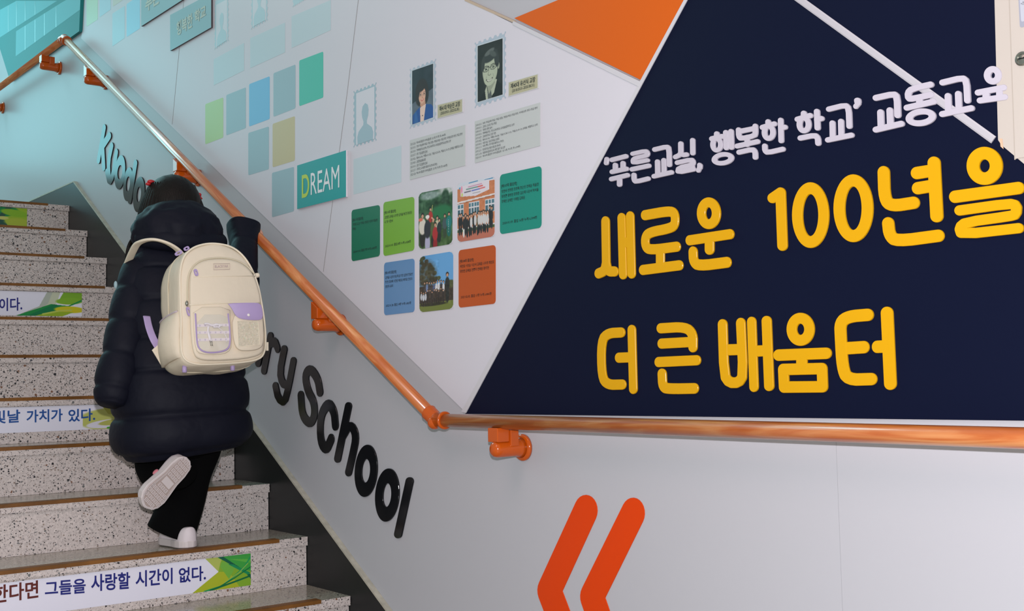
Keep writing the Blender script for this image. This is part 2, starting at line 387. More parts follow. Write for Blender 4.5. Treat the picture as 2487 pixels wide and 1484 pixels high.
p1.poly([(.44, .45), (.62, .5), (.75, .85), (.8, 1), (0, 1)], (170, 182, 38)); p1.poly([(.42, 0), (1, 0), (1, .55), (.8, .45)], (58, 160, 62)); p1.poly([(.5, .15), (.75, .3), (.62, .72), (.47, .3)], (112, 178, 64))
p1.poly([(.62, .1), (1, .18), (1, .3)], (90, 176, 66)); p1.poly([(.43, 0), (.52, 0), (1, .66), (1, .8), (.92, .62)], (0, 92, 66)); p1.poly([(.6, .25), (.7, .28), (.99, .6), (.95, .66)], (18, 140, 84))
p1.line([(1, .1), (.88, .42), (.7, .66), (.5, .9), (.2, 1)], .012, (20, 150, 84)); p1.line([(1, .42), (.7, .72), (.45, .92)], .009, (0, 112, 60)); p1.line([(1, .7), (.7, .83), (.3, .99)], .013, (0, 104, 60)); p1.line([(.95, .3), (.8, .55), (.55, .8)], .006, (160, 190, 80))
banner(0, .4612, .3560, 'white lettered sticker with green leaf tip on the lowest visible riser', (p1, .205), [
    ('한다면', ((-18, 1467), (93, 1452), (-18, 1423)), (92, 26, 18)), ('그들을', ((109, 1448), (208, 1440), (109, 1412)), (20, 30, 118)),
    ('사랑할', ((221, 1437), (316, 1430), (221, 1395)), (20, 30, 118)), ('시간이', ((329, 1427), (419, 1418), (329, 1387)), (20, 30, 118)), ('없다.', ((434, 1416), (500, 1410), (434, 1379)), (20, 30, 118))])
p2 = Pic(150, 76, (228, 227, 241))
p2.ell(.55, .62, .62, .5, (186, 190, 104), .1); p2.poly([(.25, 0), (1, 0), (1, .5), (.35, .4)], (160, 160, 66)); p2.ell(.40, .78, .36, .17, (218, 216, 228), .1, -.25); p2.ell(.62, .68, .42, .14, (176, 178, 92), .1, -.3)
p2.line([(1, .6), (.7, .85), (.35, .96)], .02, (70, 160, 40)); p2.line([(1, .72), (.75, .9), (.5, 1)], .03, (200, 196, 50))
banner(3, .9600, .8665, 'white sticker with blue writing half hidden by the sleeve on a middle riser', (p2, .275), [
    ('빛날', ((-16, 1030), (49, 1026), (-16, 998)), (26, 78, 150)), ('가치가', ((64, 1027), (152, 1023), (64, 996)), (26, 78, 150)), ('있다.', ((166, 1025), (231, 1022), (166, 994)), (26, 78, 150))])
p3 = Pic(150, 68, (228, 227, 241))
p3.poly([(.22, .92), (.45, .6), (.55, 0), (.72, 0), (.62, .55), (.35, .97)], (176, 184, 172)); p3.poly([(.35, .95), (.66, .55), (.72, 0), (.62, 0), (.56, .5)], (196, 202, 176)); p3.poly([(.68, .45), (.76, 0), (1, 0), (1, .3), (.8, .5)], (122, 172, 42)); p3.ell(.84, .36, .18, .14, (128, 178, 44), .2, -.3)
p3.poly([(.16, 1), (.6, .5), (.82, .56), (1, .28), (1, .36), (.8, .64), (.55, 1)], (24, 140, 66)); p3.poly([(.3, 1), (.64, .5), (.78, .64), (.62, 1)], (8, 120, 70)); p3.ell(.84, .72, .2, .14, (206, 196, 30), .2, .1); p3.poly([(.4, 1), (.62, .8), (.9, .82), (.75, 1)], (150, 180, 40)); p3.line([(.5, .92), (.7, .78), (.86, .74)], .014, (188, 200, 90))
banner(6, 1.4552, 1.3480, 'white sticker ending in green and yellow leaves three steps below the top', (p3, .34), [
    ('이다.', ((-2, 756), (54, 754), (-2, 724)), (28, 34, 124))])
p4 = Pic(110, 50, (210, 208, 220))
p4.rect(0, 0, 1, 1, (150, 184, 44)); p4.ell(.42, .9, .25, .3, (168, 190, 40), .2); p4.ell(.44, .2, .22, .45, (216, 214, 226), .1, .4); p4.ell(.36, .2, .16, .4, (150, 190, 50), .1, .3); p4.ell(.66, .25, .2, .3, (14, 128, 72), .2, .3); p4.poly([(.5, 1), (.6, .5), (.7, 0), (.78, 0), (.66, .6), (.72, 1)], (40, 84, 70)); p4.ell(.82, .3, .16, .24, (132, 180, 40), .2, -.7); p4.ell(.66, .62, .08, .1, (200, 200, 110), .3); p4.ell(.86, .8, .18, .22, (170, 186, 60), .3)
banner(9, 1.9512, 1.8600, 'bright green leaf patterned sticker on the topmost riser', (p4, .34), [])
# ================================================================ boards on the wall
bd = mk('display_board', wallprism([(1127, 998), (197, 93), (201, 70), (213, -120), (700, -218), (1245, 57), (1552, 208)], .0005, .005), PANEL, label='large white printed display board with portraits, cards and pale stamps', cat='display board'); fixn(bd)
nv = mk('navy_board', wallprism([(1130, 1005), (1670, -3), (1882, -400), (2950, -400), (2950, 1027)], .0005, .006), NAVY, label='dark navy board with slanted left edge under the raised lettering', cat='wall board'); fixn(nv)
og = mk('orange_board', wallprism([(1249, 44), (1350, 2), (1743, -160), (1768, -200), (1664, -4), (1558, 195)], .0005, .006), ORANGE, label='plain orange board wedge above the display board', cat='wall board'); fixn(og)
for i, (px, y) in enumerate([([(1247, 51), (1557, 199), (1552, 211), (1243, 59)], .009), ([(1120, 1000), (1131, 1003), (1668, 1), (1772, -195), (1764, -195), (1660, 1)], .0085)]):
    fixn(mk('trim_%d' % (i+1), wallprism(px, .0004, y), TRIM, kind='structure'))
fixn(mk('glue_bead', wallprism([(1130, -4), (1250, 50), (1249, 56), (1128, 2)], .0002, .0065), mat('tan_glue', (186, 166, 146), .6), bd, label='tan glue line on the upper edge'))
tl = mk('teal_board', wallprism([(24, 196), (192, 76), (199, -80), (-62, -80)], .0005, .018), [mat('teal_print', (40, 134, 136), .5, spec=.2), ], label='teal board with pale window print at the head of the stairs', cat='wall board'); fixn(tl)
PT = mat('pale_teal_print', (100, 178, 186), .5, spec=.2)
def flat(name, px, y, m, parent, **kw):
    f = [W(u, v, -y) for u, v in px]; return fixn(mk(name, prism(f, [p+Vector((0, .0004, 0)) for p in f]), m, parent, **kw))
flat('printed_pane', [(38, 137), (39, 76), (150, 6), (196, -20), (194, 24)], .0184, PT, tl)
flat('printed_pane', [(0, 91), (0, 24), (40, 2), (139, 2)], .0184, PT, tl)
flat('printed_pane', [(-50, 60), (-2, 26), (-2, 92)], .0184, PT, tl)
for a, b in (((20, 78), (20, 14)), ((61, 121), (61, 63)), ((85, 103), (85, 48)), ((108, 86), (108, 33)), ((136, 66), (136, 17)), ((40, 64), (40, 4)), ((61, 50), (61, 3)), ((85, 36), (85, 3))):
    flat('printed_mullion', [(a[0]-.9, a[1]), (a[0]+.9, a[1]), (b[0]+.9, b[1]), (b[0]-.9, b[1])], .0187, mat('teal_line', (74, 158, 164), .3), tl)
# joints in the display board, a thread-thin gap line each
for px in ([(870, 0), (843, 225), (785, 660)], [(450, -40), (436, 110), (418, 302)]):
    a = [W(u, v, -.0055) for u, v in px]; d = Vector((.0013, 0, 0)); f = [p-d for p in a]+[p+d for p in reversed(a)]
    fixn(mk('board_joint', prism(f, [p+Vector((0, .0004, 0)) for p in f]), mat('joint_line', (140, 138, 140), .6), bd))
# printed squares and oblongs on the display board
def c4(*a): return [(a[0], a[1]), (a[2], a[3]), (a[4], a[5]), (a[6], a[7])]
DULL = mat('print_grey_teal', (146, 172, 182), .4); PALE = mat('print_pale_blue', (178, 194, 206), .4); PALE2 = mat('print_pale_teal', (184, 198, 206), .4)
for px, m in ((c4(498.5, 253, 542, 236.5, 542, 334, 498.5, 350.5), mat('print_lime', (166, 196, 120), .4)), (c4(549.5, 231, 597, 212, 597, 311, 549.5, 329), DULL),
              (c4(605, 204.5, 655, 185, 655, 289, 605, 307.5), mat('print_blue', (106, 172, 212), .4)), (c4(664, 178, 717.6, 156.5, 717.6, 263, 664, 284), DULL),
              (c4(726.7, 147, 785, 125, 785, 237, 726.7, 258), mat('print_teal', (64, 178, 156), .4)), (c4(603, 323, 653, 307, 653, 411, 603, 426), DULL),
              (c4(662, 301, 716, 282, 716, 390, 662, 406.5), mat('print_tan', (190, 174, 128), .4)), (c4(660.5, 420, 714, 405, 714, 513, 660.5, 528), DULL),
              (c4(210, -40, 237.5, -58, 237.5, 47, 210, 65), mat('print_lime2', (182, 208, 176), .4)), (c4(242, -62, 269, -80, 269, 23, 242, 42), mat('print_blue2', (168, 198, 214), .4)),
              (c4(274, -82, 303, -100, 303, -3, 274, 16), mat('print_tan2', (194, 190, 176), .4)), (c4(273, 33, 303, 14, 303, 92, 273, 113), mat('print_blue3', (168, 200, 214), .4)),
              (c4(307.5, 10, 340, -12, 340, 69, 307.5, 90), mat('print_blue4', (142, 200, 226), .4))):
    card('printed_square', px, .0051, .0054, m, .007, bd)
for px in (c4(519, 144, 593, 104, 593, 171, 519, 207.5), c4(607.7, 93, 692.5, 54.6, 692.5, 127, 607.7, 165.6), c4(708, 40, 803.5, 0, 803.5, 73, 708, 117), c4(858.5, 387, 974.8, 353, 974.8, 442.4, 858.5, 472.7)):
    card('printed_oblong', px, .0051, .0054, PALE2, .0015, bd)
def stamp_loop(q, nx, ny):
    w_ = (q[1]-q[0]).length; h = (q[3]-q[0]).length; pts = []
    def edge(a, b, n, inn):
        for i in range(n):
            c = (i+.5)/n; r = .30/n
            for k in range(9):
                an = math.pi*k/8; s = c-r*math.cos(an); d = math.sin(an)*r*((b-a).length)*.9
                pts.append(a.lerp(b, s)+inn*d)
    e1 = (q[1]-q[0]).normalized(); e2 = (q[3]-q[0]).normalized()
    pts.append(q[0]); edge(q[0], q[1], nx, e2); pts.append(q[1]); edge(q[1], q[2], ny, -e1); pts.append(q[2]); edge(q[2], q[3], nx, -e2); pts.append(q[3]); edge(q[3], q[0], ny, e1)
    return pts
def stamp(px, m, inner=None, mi=None, sil=None):
    q = quad(px, .0055); L = stamp_loop(q, 6, 9)
    s = fixn(mk('printed_stamp', prism(L, [p+Vector((0, .0003, 0)) for p in L]), m, bd))
    if inner: card('stamp_field', inner, .0053, .0058, mi, .0005, s)
    if sil:
        qi = quad(inner, .0061); P = []
        for (x, y) in [(.08, 1), (.06, .86), (.14, .76), (.32, .69), (.40, .66), (.41, .6), (.33, .5), (.31, .4), (.36, .3), (.5, .25), (.64, .3), (.69, .4), (.67, .5), (.59, .6), (.6, .66), (.68, .69), (.86, .76), (.94, .86), (.92, 1)]: P.append(bil(qi, x, y))
        fixn(mk('stamp_silhouette', prism(P, [p+Vector((0, .0003, 0)) for p in P]), m, s))
    return s
SF = mat('stamp_faded', (172, 196, 206), .4); WH = mat('stamp_field_white', (204, 204, 213), .4); SG = mat('stamp_grey', (166, 180, 194), .4)
stamp(c4(521, 2, 555, -16, 555, 99, 521, 121), SF, c4(525, 12, 551.5, -2, 551.5, 97, 525, 115), WH, 1)
stamp(c4(610, -62, 650, -84, 650, 49.5, 610, 72), SF, c4(614, -50, 646, -68, 646, 48, 614, 65), WH, 1)
stamp(c4(711, -120, 741, -136, 741, 0, 711, 18), SF)
stamp(c4(858.5, 221.7, 914, 200, 914, 341, 858.5, 358), mat('stamp_blue_grey', (152, 176, 188), .4), c4(865, 227, 909, 210, 909, 337, 865, 352), WH, 1)
stamp(c4(995, 168, 1059, 142.5, 1059, 292.5, 995, 313), SG, c4(999, 171.5, 1054, 153, 1054, 286.5, 999, 304), mat('photo_border', (196, 206, 212), .3))
stamp(c4(1152.7, 104, 1228.5, 76, 1228.5, 238.6, 1152.7, 263), SG, c4(1158, 111, 1222.5, 91, 1222.5, 231, 1158, 250), mat('photo_border', (196, 206, 212), .3))
# portrait photographs
def pic_on(pic, name, px, y, label=None, cat=None, corner=0, group=None):
    q = quad(px, y); base, qq = card(name, px, .0055, y-.0002, mat('photo_paper', (198, 198, 204), .3), .0008 if not corner else .009, None, label=label, cat=cat, group=group)
    pic.mesh('printed_image', lambda s, t: bil(q, s, t), base, corner); return base
P = Pic(96, 150, (30, 42, 52)); P.poly([(0, .62), (1, .45), (1, 1), (0, 1)], (96, 108, 122), .8); P.noise(14, 5)
P.ell(.47, .44, .30, .23, (34, 26, 28), .15, .1); P.ell(.40, .56, .22, .15, (34, 26, 28), .2); P.ell(.62, .52, .17, .18, (34, 26, 28), .2)
P.poly([(.38, .66), (.62, .6), (.66, .8), (.44, .86)], (186, 140, 116))
P.poly([(.02, .84), (.3, .74), (.42, .72), (.46, 1), (.02, 1)], (22, 72, 140)); P.poly([(.62, .70), (.9, .74), (1, .8), (1, 1), (.5, 1)], (22, 72, 140)); P.poly([(.38, .74), (.66, .7), (.56, 1), (.4, 1)], (216, 190, 176))
P.ell(.48, .52, .165, .155, (206, 162, 138), .12); P.ell(.47, .37, .2, .07, (34, 26, 28), .3, -.2); P.ell(.30, .40, .07, .14, (34, 26, 28), .3)
for ex in (.40, .58): P.ell(ex, .50, .035, .010, (30, 20, 20), .4); P.line([(ex-.05, .474), (ex, .464), (ex+.05, .470)], .006, (110, 82, 70)); P.line([(ex-.07, .50), (ex-.04, .525), (ex+.03, .527), (ex+.07, .505)], .004, (150, 120, 104)); P.ell(ex, .507, .07, .035, (150, 130, 120), .08, 0, .25)
P.line([(.49, .51), (.48, .565), (.52, .57)], .006, (166, 116, 96)); P.line([(.43, .600), (.46, .614), (.51, .614), (.545, .598)], .014, (184, 58, 54)); P.line([(.44, .602), (.49, .608), (.535, .600)], .005, (226, 214, 208)); P.ell(.5, .9, .02, .012, (20, 20, 24), .3)
P.poly([(.12, .8), (.2, .78), (.3, 1), (.1, 1)], (70, 130, 176), .35)
pic_on(P, 'portrait_photo', c4(1001, 172, 1052, 154.5, 1052, 285, 1001, 302.5), .0066, 'colour portrait of a bobbed-hair woman in a blue jacket on a stamp frame', 'photograph')
P = Pic(100, 150, (22, 26, 26)); P.ell(.6, .5, .5, .5, (34, 38, 36), .6); P.noise(10, 3)
P.poly([(.0, 1), (.3, .83), (.34, .78), (.7, .68), (.95, .8), (1, 1)], (14, 16, 18)); P.poly([(.3, .84), (.36, .76), (.44, .96), (.48, .84), (.72, .68), (.78, .7), (.66, .92), (.5, 1), (.34, 1)], (166, 174, 154)); P.poly([(.40, .86), (.54, .84), (.58, 1), (.42, 1)], (78, 84, 84))
P.poly([(.34, .70), (.66, .62), (.70, .74), (.46, .92)], (140, 148, 130)); P.ell(.50, .50, .30, .26, (164, 174, 152), .1, .08); P.ell(.47, .62, .22, .15, (168, 178, 156), .1); P.ell(.84, .46, .04, .06, (146, 154, 134), .2)
P.ell(.50, .245, .30, .10, (44, 50, 50), .2, -.15); P.ell(.22, .36, .07, .14, (48, 54, 52), .2, .25); P.ell(.76, .32, .09, .16, (46, 52, 52), .2, -.3); P.ell(.48, .17, .2, .045, (86, 94, 92), .3, -.2); P.ell(.62, .22, .14, .05, (70, 78, 76), .4, .3)
for ex, ey in ((.345, .462), (.635, .452)):
    P.line([(ex-.10, ey-.04), (ex, ey-.055), (ex+.10, ey-.042)], .009, (40, 42, 40)); P.ell(ex, ey+.005, .05, .012, (30, 32, 32), .3)
    P.line([(ex-.11, ey-.02), (ex-.10, ey+.035), (ex+.02, ey+.045), (ex+.10, ey+.02), (ex+.12, ey-.03), (ex-.11, ey-.02)], .007, (28, 30, 30))
P.line([(.465, .452), (.525, .447)], .007, (28, 30, 30)); P.line([(.75, .43), (.84, .425)], .008, (28, 30, 30)); P.line([(.46, .47), (.42, .57), (.48, .59), (.54, .57)], .008, (112, 120, 104)); P.line([(.36, .655), (.42, .685), (.52, .685), (.60, .645)], .020, (84, 86, 78)); P.line([(.39, .665), (.45, .684), (.52, .682), (.57, .66)], .012, (206, 208, 196)); P.line([(.36, .60), (.34, .66)], .006, (122, 130, 114)); P.line([(.62, .57), (.65, .63)], .006, (122, 130, 114))
pic_on(P, 'portrait_photo', c4(1160, 112, 1220.7, 93, 1220.7, 229.5, 1160, 248), .0066, 'greyish portrait of a smiling man in glasses on the rightmost stamp frame', 'photograph')
INK = mat('print_black', (26, 28, 26), .5)
def plate(px, l1, l2, label):
    o, q = card('name_plate', c4(*px), .0052, .0068, mat('clear_sleeve', (196, 198, 200), .25), .0005, None, label=label, cat='name plate')
    q2 = [bil(q, a, b)+Vector((0, -.0004, 0)) for a, b in ((.03, .05), (.97, .05), (.97, .95), (.03, .95))]
    fixn(mk('paper', prism(q2, [p+Vector((0, .0003, 0)) for p in q2]), mat('khaki_paper', (172, 168, 138), .5), o))
    mk('lettering', q_text(l1, q2, .07, .93, .12, .52, .02), INK, o); mk('lettering', q_text(l2, q2, .12, .90, .6, .88, .01), INK, o)
plate((1061.7, 254.4, 1124, 239.2, 1124, 272.3, 1061.7, 289), '제41대 박순진 교장', '(2020.09.01.-2022.02.28.)', 'khaki name plate to the right of the woman portrait')
plate((1234, 199.8, 1307.7, 178.6, 1307.7, 214.3, 1234, 235.2), '제40대 유선식 교장', '(2018.03.01-2020.08.31)', 'khaki name plate to the right of the grey man portrait')
def sheet(px, lines, label):
    o, q = card('record_sheet', c4(*px), .0052, .0066, mat('sheet_grey', (186, 190, 190), .3), .002, None, label=label, cat='notice')
    q = [p+Vector((0, -.0004, 0)) for p in q]; parts = []; n = len(lines); h = .86/n
    for i, (d, t, w_) in enumerate(lines):
        y = .075+h*i; parts += [q_text(d, q, .02, .115, y+h*.12, y+h*.72, 0, 1), q_text(t, q, .135, .135+w_, y+h*.05, y+h*.8, .006, 1)]
    mk('lettering', join(*parts), mat('print_grey', (62, 60, 60), .5), o)
sheet((995, 340.7, 1129.8, 302.6, 1129.8, 402, 995, 437), [
    ('2021.02.05', '제108회 졸업장 수여식(졸업생 : 남 3명, 여 7명, 총 6,406명)', .53), ('2021.03.01', '초등 7학급(특수학급 1학급 포함), 병설유치원 1학급 편성, 지석분교장 초등 2학급 편성', .82),
    ('2021.03.01', '행복배움학교(2년차), 경인교육대학교 교육실습협력학교(2년차) 운영', .62), ('2021.03.17', '1학기 학교설명회 실시', .2), ('2021.04.26', '봄(4.26-30), 여름(6.21-25), 가을(10.25-29), 겨울(12.13-17) 온배움 계절학교 운영', .83),
    ('2021.04.30', '교동한마음체육대회', .17), ('2021.09.01', '2학기 학교설명회 실시', .2), ('2021.12.17', '교동공감 교육활동 발표회 및 전시회(학년)', .38), ('2022.01.28', '제109회 졸업장 수여식(졸업생 : 남 9명, 여 5명, 총 6,420명)', .56)], 'grey printed record sheet below the woman portrait')
sheet((1152.7, 294.8, 1311.7, 248.7, 1311.7, 354, 1152.7, 396.3), [
    ('2018.03.01', '초등 7학급(특수학급 1학급 포함), 병설유치원 2학급 편성, 지석분교장 초등 3학급 편성', .83), ('2018.03.01', '교동도 소규모 학교 통합', .22), ('2018.03.15', '학부모 총회 실시', .15),
    ('2019.03.01', '행복배움학교, 경인교육대학교 교육실습협력학교 운영', .49), ('2019.03.29', '교동초등학교 신관 개관', .21), ('2019.04.22', '봄(4.22-26), 여름(6.24-28), 가을(10.28-11.01), 겨울(12.09-13) 온배움 계절학교 운영', .83),
    ('2019.05.01', '어린이날 기념 한마음 운동회', .26), ('2019.11.11', '학생 주도 영어캠프활동(3-6학년)', .33), ('2019.12.10', '방과후학교 페스티벌 및 전시회', .28), ('2019.12.18', '푸른미래 꿈희망교육 축전 참가 및 운영', .35), ('2020.01.09', '제107회 졸업장 수여식(졸업생 : 남 10명, 여 6명, 총 6,394명)', .58)], 'grey printed record sheet below the smiling man portrait')
def ccard(px, col, head, lines, foot, label):
    o, q = card('graduate_card', c4(*px), .0052, .0068, mat('card_%d' % col[0], col, .28), .012, None, label=label, cat='card')
    q = [p+Vector((0, -.0003, 0)) for p in q]; parts = [q_text(head, q, .04, .42, .17, .235, .012, 1)]
    for i, (l, w_) in enumerate(lines): parts.append(q_text(l, q, .05, .05+w_, .26+.085*i, .315+.085*i, .008, 1))
    parts.append(q_text(foot, q, .07, .90, .795, .85, .008, 1))
    mk('lettering', join(*parts), INK, o)
ccard((853.7, 510.5, 921.9, 497.5, 921.9, 622, 853.7, 635), (36, 112, 86), '[제111회 졸업생]', [('한승호 김 은 이하은 전유진 이승하 최윤정', .88), ('황하윤', .11)], '2024.01.03. 졸업 7명 누계 6,435명', 'dark green rounded card at the left end of the upper card row')
ccard((931, 491.6, 1005.4, 477.6, 1005.4, 608, 931, 622.3), (116, 168, 58), '[제110회 졸업생]', [('고현준 김지윤 나수경 임하율 채 준 황승현', .88), ('나 혁 이현서', .27)], '2023.01.03. 졸업 8명 누계 6,428명', 'lime green rounded card beside the garden photo')
ccard((1214, 424.8, 1314.5, 402.7, 1314.5, 552.8, 1214, 569.2), (14, 132, 116), '[제107회 졸업생]', [('방연서 성명환 조영재 조은성 조제윤 최율현', .89), ('황경근 황용현 황형준 김은혜 나은서 박시율', .89), ('장예빈 윤예진 이예림 김태윤', .57)], '2020.01.09. 졸업 16명 누계 6,394명', 'bright teal rounded card at the right end of the card row')
ccard((932.6, 638.5, 1006, 627.7, 1006, 757.6, 932.6, 766), (90, 134, 180), '[제109회 졸업생]', [('김지율 나은미 방은혜 윤가현 임현성 전효성', .9), ('정 찬 조용재 이현빈 채승묘 채하묘 한승우', .9), ('권민혁 나유미', .26)], '2022.01.28. 졸업 14명 누계 6,420명', 'blue rounded card in the lower card row')
ccard((1113.7, 608, 1203, 594.6, 1203, 737.4, 1113.7, 747.6), (178, 76, 18), '[제108회 졸업생]', [('차현묘 이성윤 이은서 김태흠 나수경 최민호', .92), ('황영진 윤채원 현주하 전재원 황수현', .78)], '2021.02.05. 졸업 11명 누계 6,406명', 'orange rounded card in the lower card row')
P = Pic(84, 124, (44, 82, 50)); P.noise(9, 20); P.ell(.35, .08, .3, .07, (128, 148, 142), .5); P.ell(.85, .02, .25, .1, (176, 184, 180), .6); P.ell(.8, .2, .12, .18, (30, 62, 38), .3); P.noise(4, 12); P.ell(.7, .4, .3, .12, (30, 106, 62), .5); P.rect(0, .72, 1, 1, (70, 96, 44), .7); P.noise(5, 12, 0, .7)
P.person(.12, .38, .6, (212, 204, 192), (40, 36, 34), wd=.34); P.ell(.06, .48, .07, .03, (206, 112, 88), .3); P.person(.36, .30, .42, (170, 46, 40), (60, 70, 40)); P.person(.27, .42, .66, (44, 42, 52), (172, 168, 196), wd=.28); P.ell(.27, .45, .06, .035, (226, 222, 216), .3); P.person(.44, .5, .5, (84, 92, 50), (36, 36, 30)); P.person(.56, .47, .46, (196, 188, 160), (36, 40, 38)); P.person(.5, .58, .5, (166, 40, 44), (140, 26, 34)); P.person(.62, .52, .42, (36, 46, 48), (30, 34, 30)); P.person(.78, .46, .42, (64, 80, 84), (50, 66, 46)); P.person(.9, .44, .42, (22, 116, 112), (20, 98, 90), wd=.36)
for i in range(12): P.ell(.89, .57+.02*i, .008, .004, (220, 226, 220), .3)
P.line([(.4, .36), (.42, .26)], .008, (206, 202, 120)); P.line([(.4, .48), (.46, .52)], .02, (206, 160, 130))
pic_on(P, 'group_photo', c4(1016.7, 469.5, 1098.9, 453, 1098.9, 592, 1016.7, 606), .0068, 'leafy garden group photo between the lime card and the brick building photo', 'photograph', .13)
P = Pic(92, 128, (190, 118, 78)); P.noise(3, 5); P.poly([(0, 0), (1, 0), (1, .03), (0, .10)], (198, 204, 214)); P.poly([(.04, .08), (.18, .05), (.18, .07), (.05, .11)], (90, 150, 190))
for x0, x1 in ((.3, .58), (.72, 1)): P.rect(x0, .0, x1, .055, (206, 208, 216)); P.line([(x0+.02, .03), (x1-.03, .02)], .012, (70, 130, 170))
P.poly([(.09, .06), (.86, .03), (.86, .2), (.5, .265), (.09, .235)], (212, 206, 214)); P.line([(.3, .095), (.66, .08)], .010, (186, 110, 150), .8); P.line([(.25, .13), (.55, .12)], .014, (70, 120, 110), .8); P.line([(.57, .12), (.68, .115)], .016, (206, 60, 60), .8); P.line([(.2, .175), (.36, .17)], .014, (70, 64, 80), .8); P.line([(.4, .168), (.6, .16)], .014, (60, 80, 170), .8); P.line([(.62, .158), (.74, .15)], .014, (206, 70, 70), .8); P.line([(.42, .215), (.62, .21)], .006, (110, 110, 110), .8); P.ell(.12, .12, .02, .06, (222, 130, 160), .5); P.ell(.13, .21, .02, .03, (190, 200, 90), .5)
P.poly([(0, .32), (1, .28), (1, .305), (0, .35)], (214, 206, 204)); P.poly([(0, .35), (1, .305), (1, .32), (0, .36)], (150, 92, 62))
for x0, x1 in ((0, .17), (.31, .6), (.75, 1)):
    P.rect(x0, .36, x1, .58, (206, 204, 208)); n = max(2, int((x1-x0)/.07))
    for i in range(n):
        a = x0+(x1-x0)*(i+.12)/n; b = x0+(x1-x0)*(i+.88)/n; P.rect(a, .375, b, .44, (78, 118, 132)); P.rect(a, .46, b, .57, (62, 96, 108))
P.rect(0, .86, 1, 1, (178, 104, 84)); P.rect(0, .80, 1, .845, (70, 92, 50)); P.rect(0, .775, 1, .80, (206, 200, 196)); rr = random.Random(4)
for i in range(17): x = .06+.054*i+rr.uniform(-.01, .01); P.person(x, .52+rr.uniform(0, .06)-(.05 if i > 14 else 0), .37, rr.choice([(34, 34, 38), (40, 38, 40), (200, 198, 198), (30, 30, 34), (108, 98, 78)]), rr.choice([(30, 32, 36), (36, 36, 40), (26, 26, 30)] if i != 2 else [(214, 210, 206)]), wd=.17)
pic_on(P, 'group_photo', c4(1111, 446, 1201.3, 428, 1201.3, 573.8, 1111, 588.6), .0068, 'group photo before a brick building with a hanging banner', 'photograph', .12)
P = Pic(84, 124, (84, 148, 204)); P.a -= (P.Y*30)[..., None]*np.array([-.6, -.2, .2]); P.ell(.72, .15, .4, .4, (96, 158, 210), .9); rr = random.Random(8)
for i in range(70):
    x = rr.random()*.62; y = rr.uniform(.02, .5)
    if x < .15+y*1.0: P.ell(x, y, .06, .035, rr.choice([(66, 72, 40), (52, 58, 34), (84, 88, 50), (60, 50, 34)]), .4)
P.ell(.2, .35, .3, .25, (58, 54, 38), .5, 0, .7); P.noise(4, 10, 0, .1, .6, .6); P.rect(0, .55, 1, .86, (56, 46, 38)); P.ell(.92, .56, .15, .07, (72, 78, 44), .3); P.rect(0, .85, 1, 1, (104, 116, 50)); P.ell(.4, .88, .4, .03, (40, 44, 26), .4)
for i in range(9): P.person(.16+.07*i, .46+rr.uniform(0, .03), .3, rr.choice([(210, 210, 214), (80, 96, 134), (60, 56, 60), (110, 130, 170)]), (44, 42, 44), wd=.2)
for i in range(11): P.person(.06+.065*i, .60+rr.uniform(0, .05), .26, rr.choice([(48, 40, 38), (60, 50, 44), (190, 194, 204), (40, 36, 36)]), (38, 34, 34), wd=.22)
P.person(.83, .36, .52, (34, 40, 40), (26, 34, 34), wd=.24); P.noise(3, 8, 0, .5, 1, .9)
pic_on(P, 'group_photo', c4(1018.6, 623.7, 1100.8, 610, 1100.8, 749.8, 1018.6, 759), .0068, 'outdoor group photo under blue sky beside a tree in the lower row', 'photograph', .13)
# plaques
def plaque(px, y, m, side, label):
    q = quad(px, y); o = mk('plaque', prism(q, [Vector((p.x, -.0060, p.z)) for p in q]), side, None, label=label, cat='plaque'); fixn(o)
    f = [p+Vector((0, -.0006, 0)) for p in q]; fixn(mk('plaque_face', prism(f, q), m, o)); return o, f
o, q = plaque(c4(722, 402, 840.5, 365, 840.5, 478, 722, 508), .012, mat('teal_plaque', (22, 146, 146), .4), mat('white_edge', (214, 208, 216), .5), 'teal plaque reading DREAM overlapping the left card groups')
mk('lettering', q_text('D', q, .105, .265, .26, .78, .015, 10), mat('lime_ink', (176, 200, 50), .4), o); mk('lettering', q_text('REAM', q, .295, .875, .27, .76, 0), mat('white_ink', (222, 224, 228), .4), o)
GP = mat('grey_teal_plaque', (126, 160, 168), .4); DK = mat('dark_edge', (70, 62, 66), .5)
o, q = plaque(c4(413.5, 36.5, 513, -16, 513, 66.5, 413.5, 123.5), .0125, GP, DK, 'grey-teal plaque with pale writing nearest the top middle of the board')
PI = mat('pale_tan_ink', (176, 178, 160), .4)
mk('lettering', text_mesh('행복한', W(429, 89, -.0133), W(468, 66, -.0133), W(429, 54, -.0133), .03), PI, o); mk('lettering', text_mesh('학교', W(473, 58, -.0133), W(500, 41, -.0133), W(473, 27, -.0133), .03), PI, o)
o, q = plaque(c4(343, -50, 445, -104, 445, -1.5, 343, 64), .0125, GP, DK, 'grey-teal plaque cut off by the top edge left of its twin')
mk('lettering', text_mesh('푸른', W(353, 31, -.0133), W(388, 8, -.0133), W(353, -6, -.0133), .03), PI, o); mk('lettering', text_mesh('교실', W(394, 3, -.0133), W(428, -18, -.0133), W(394, -34, -.0133), .03), PI, o)
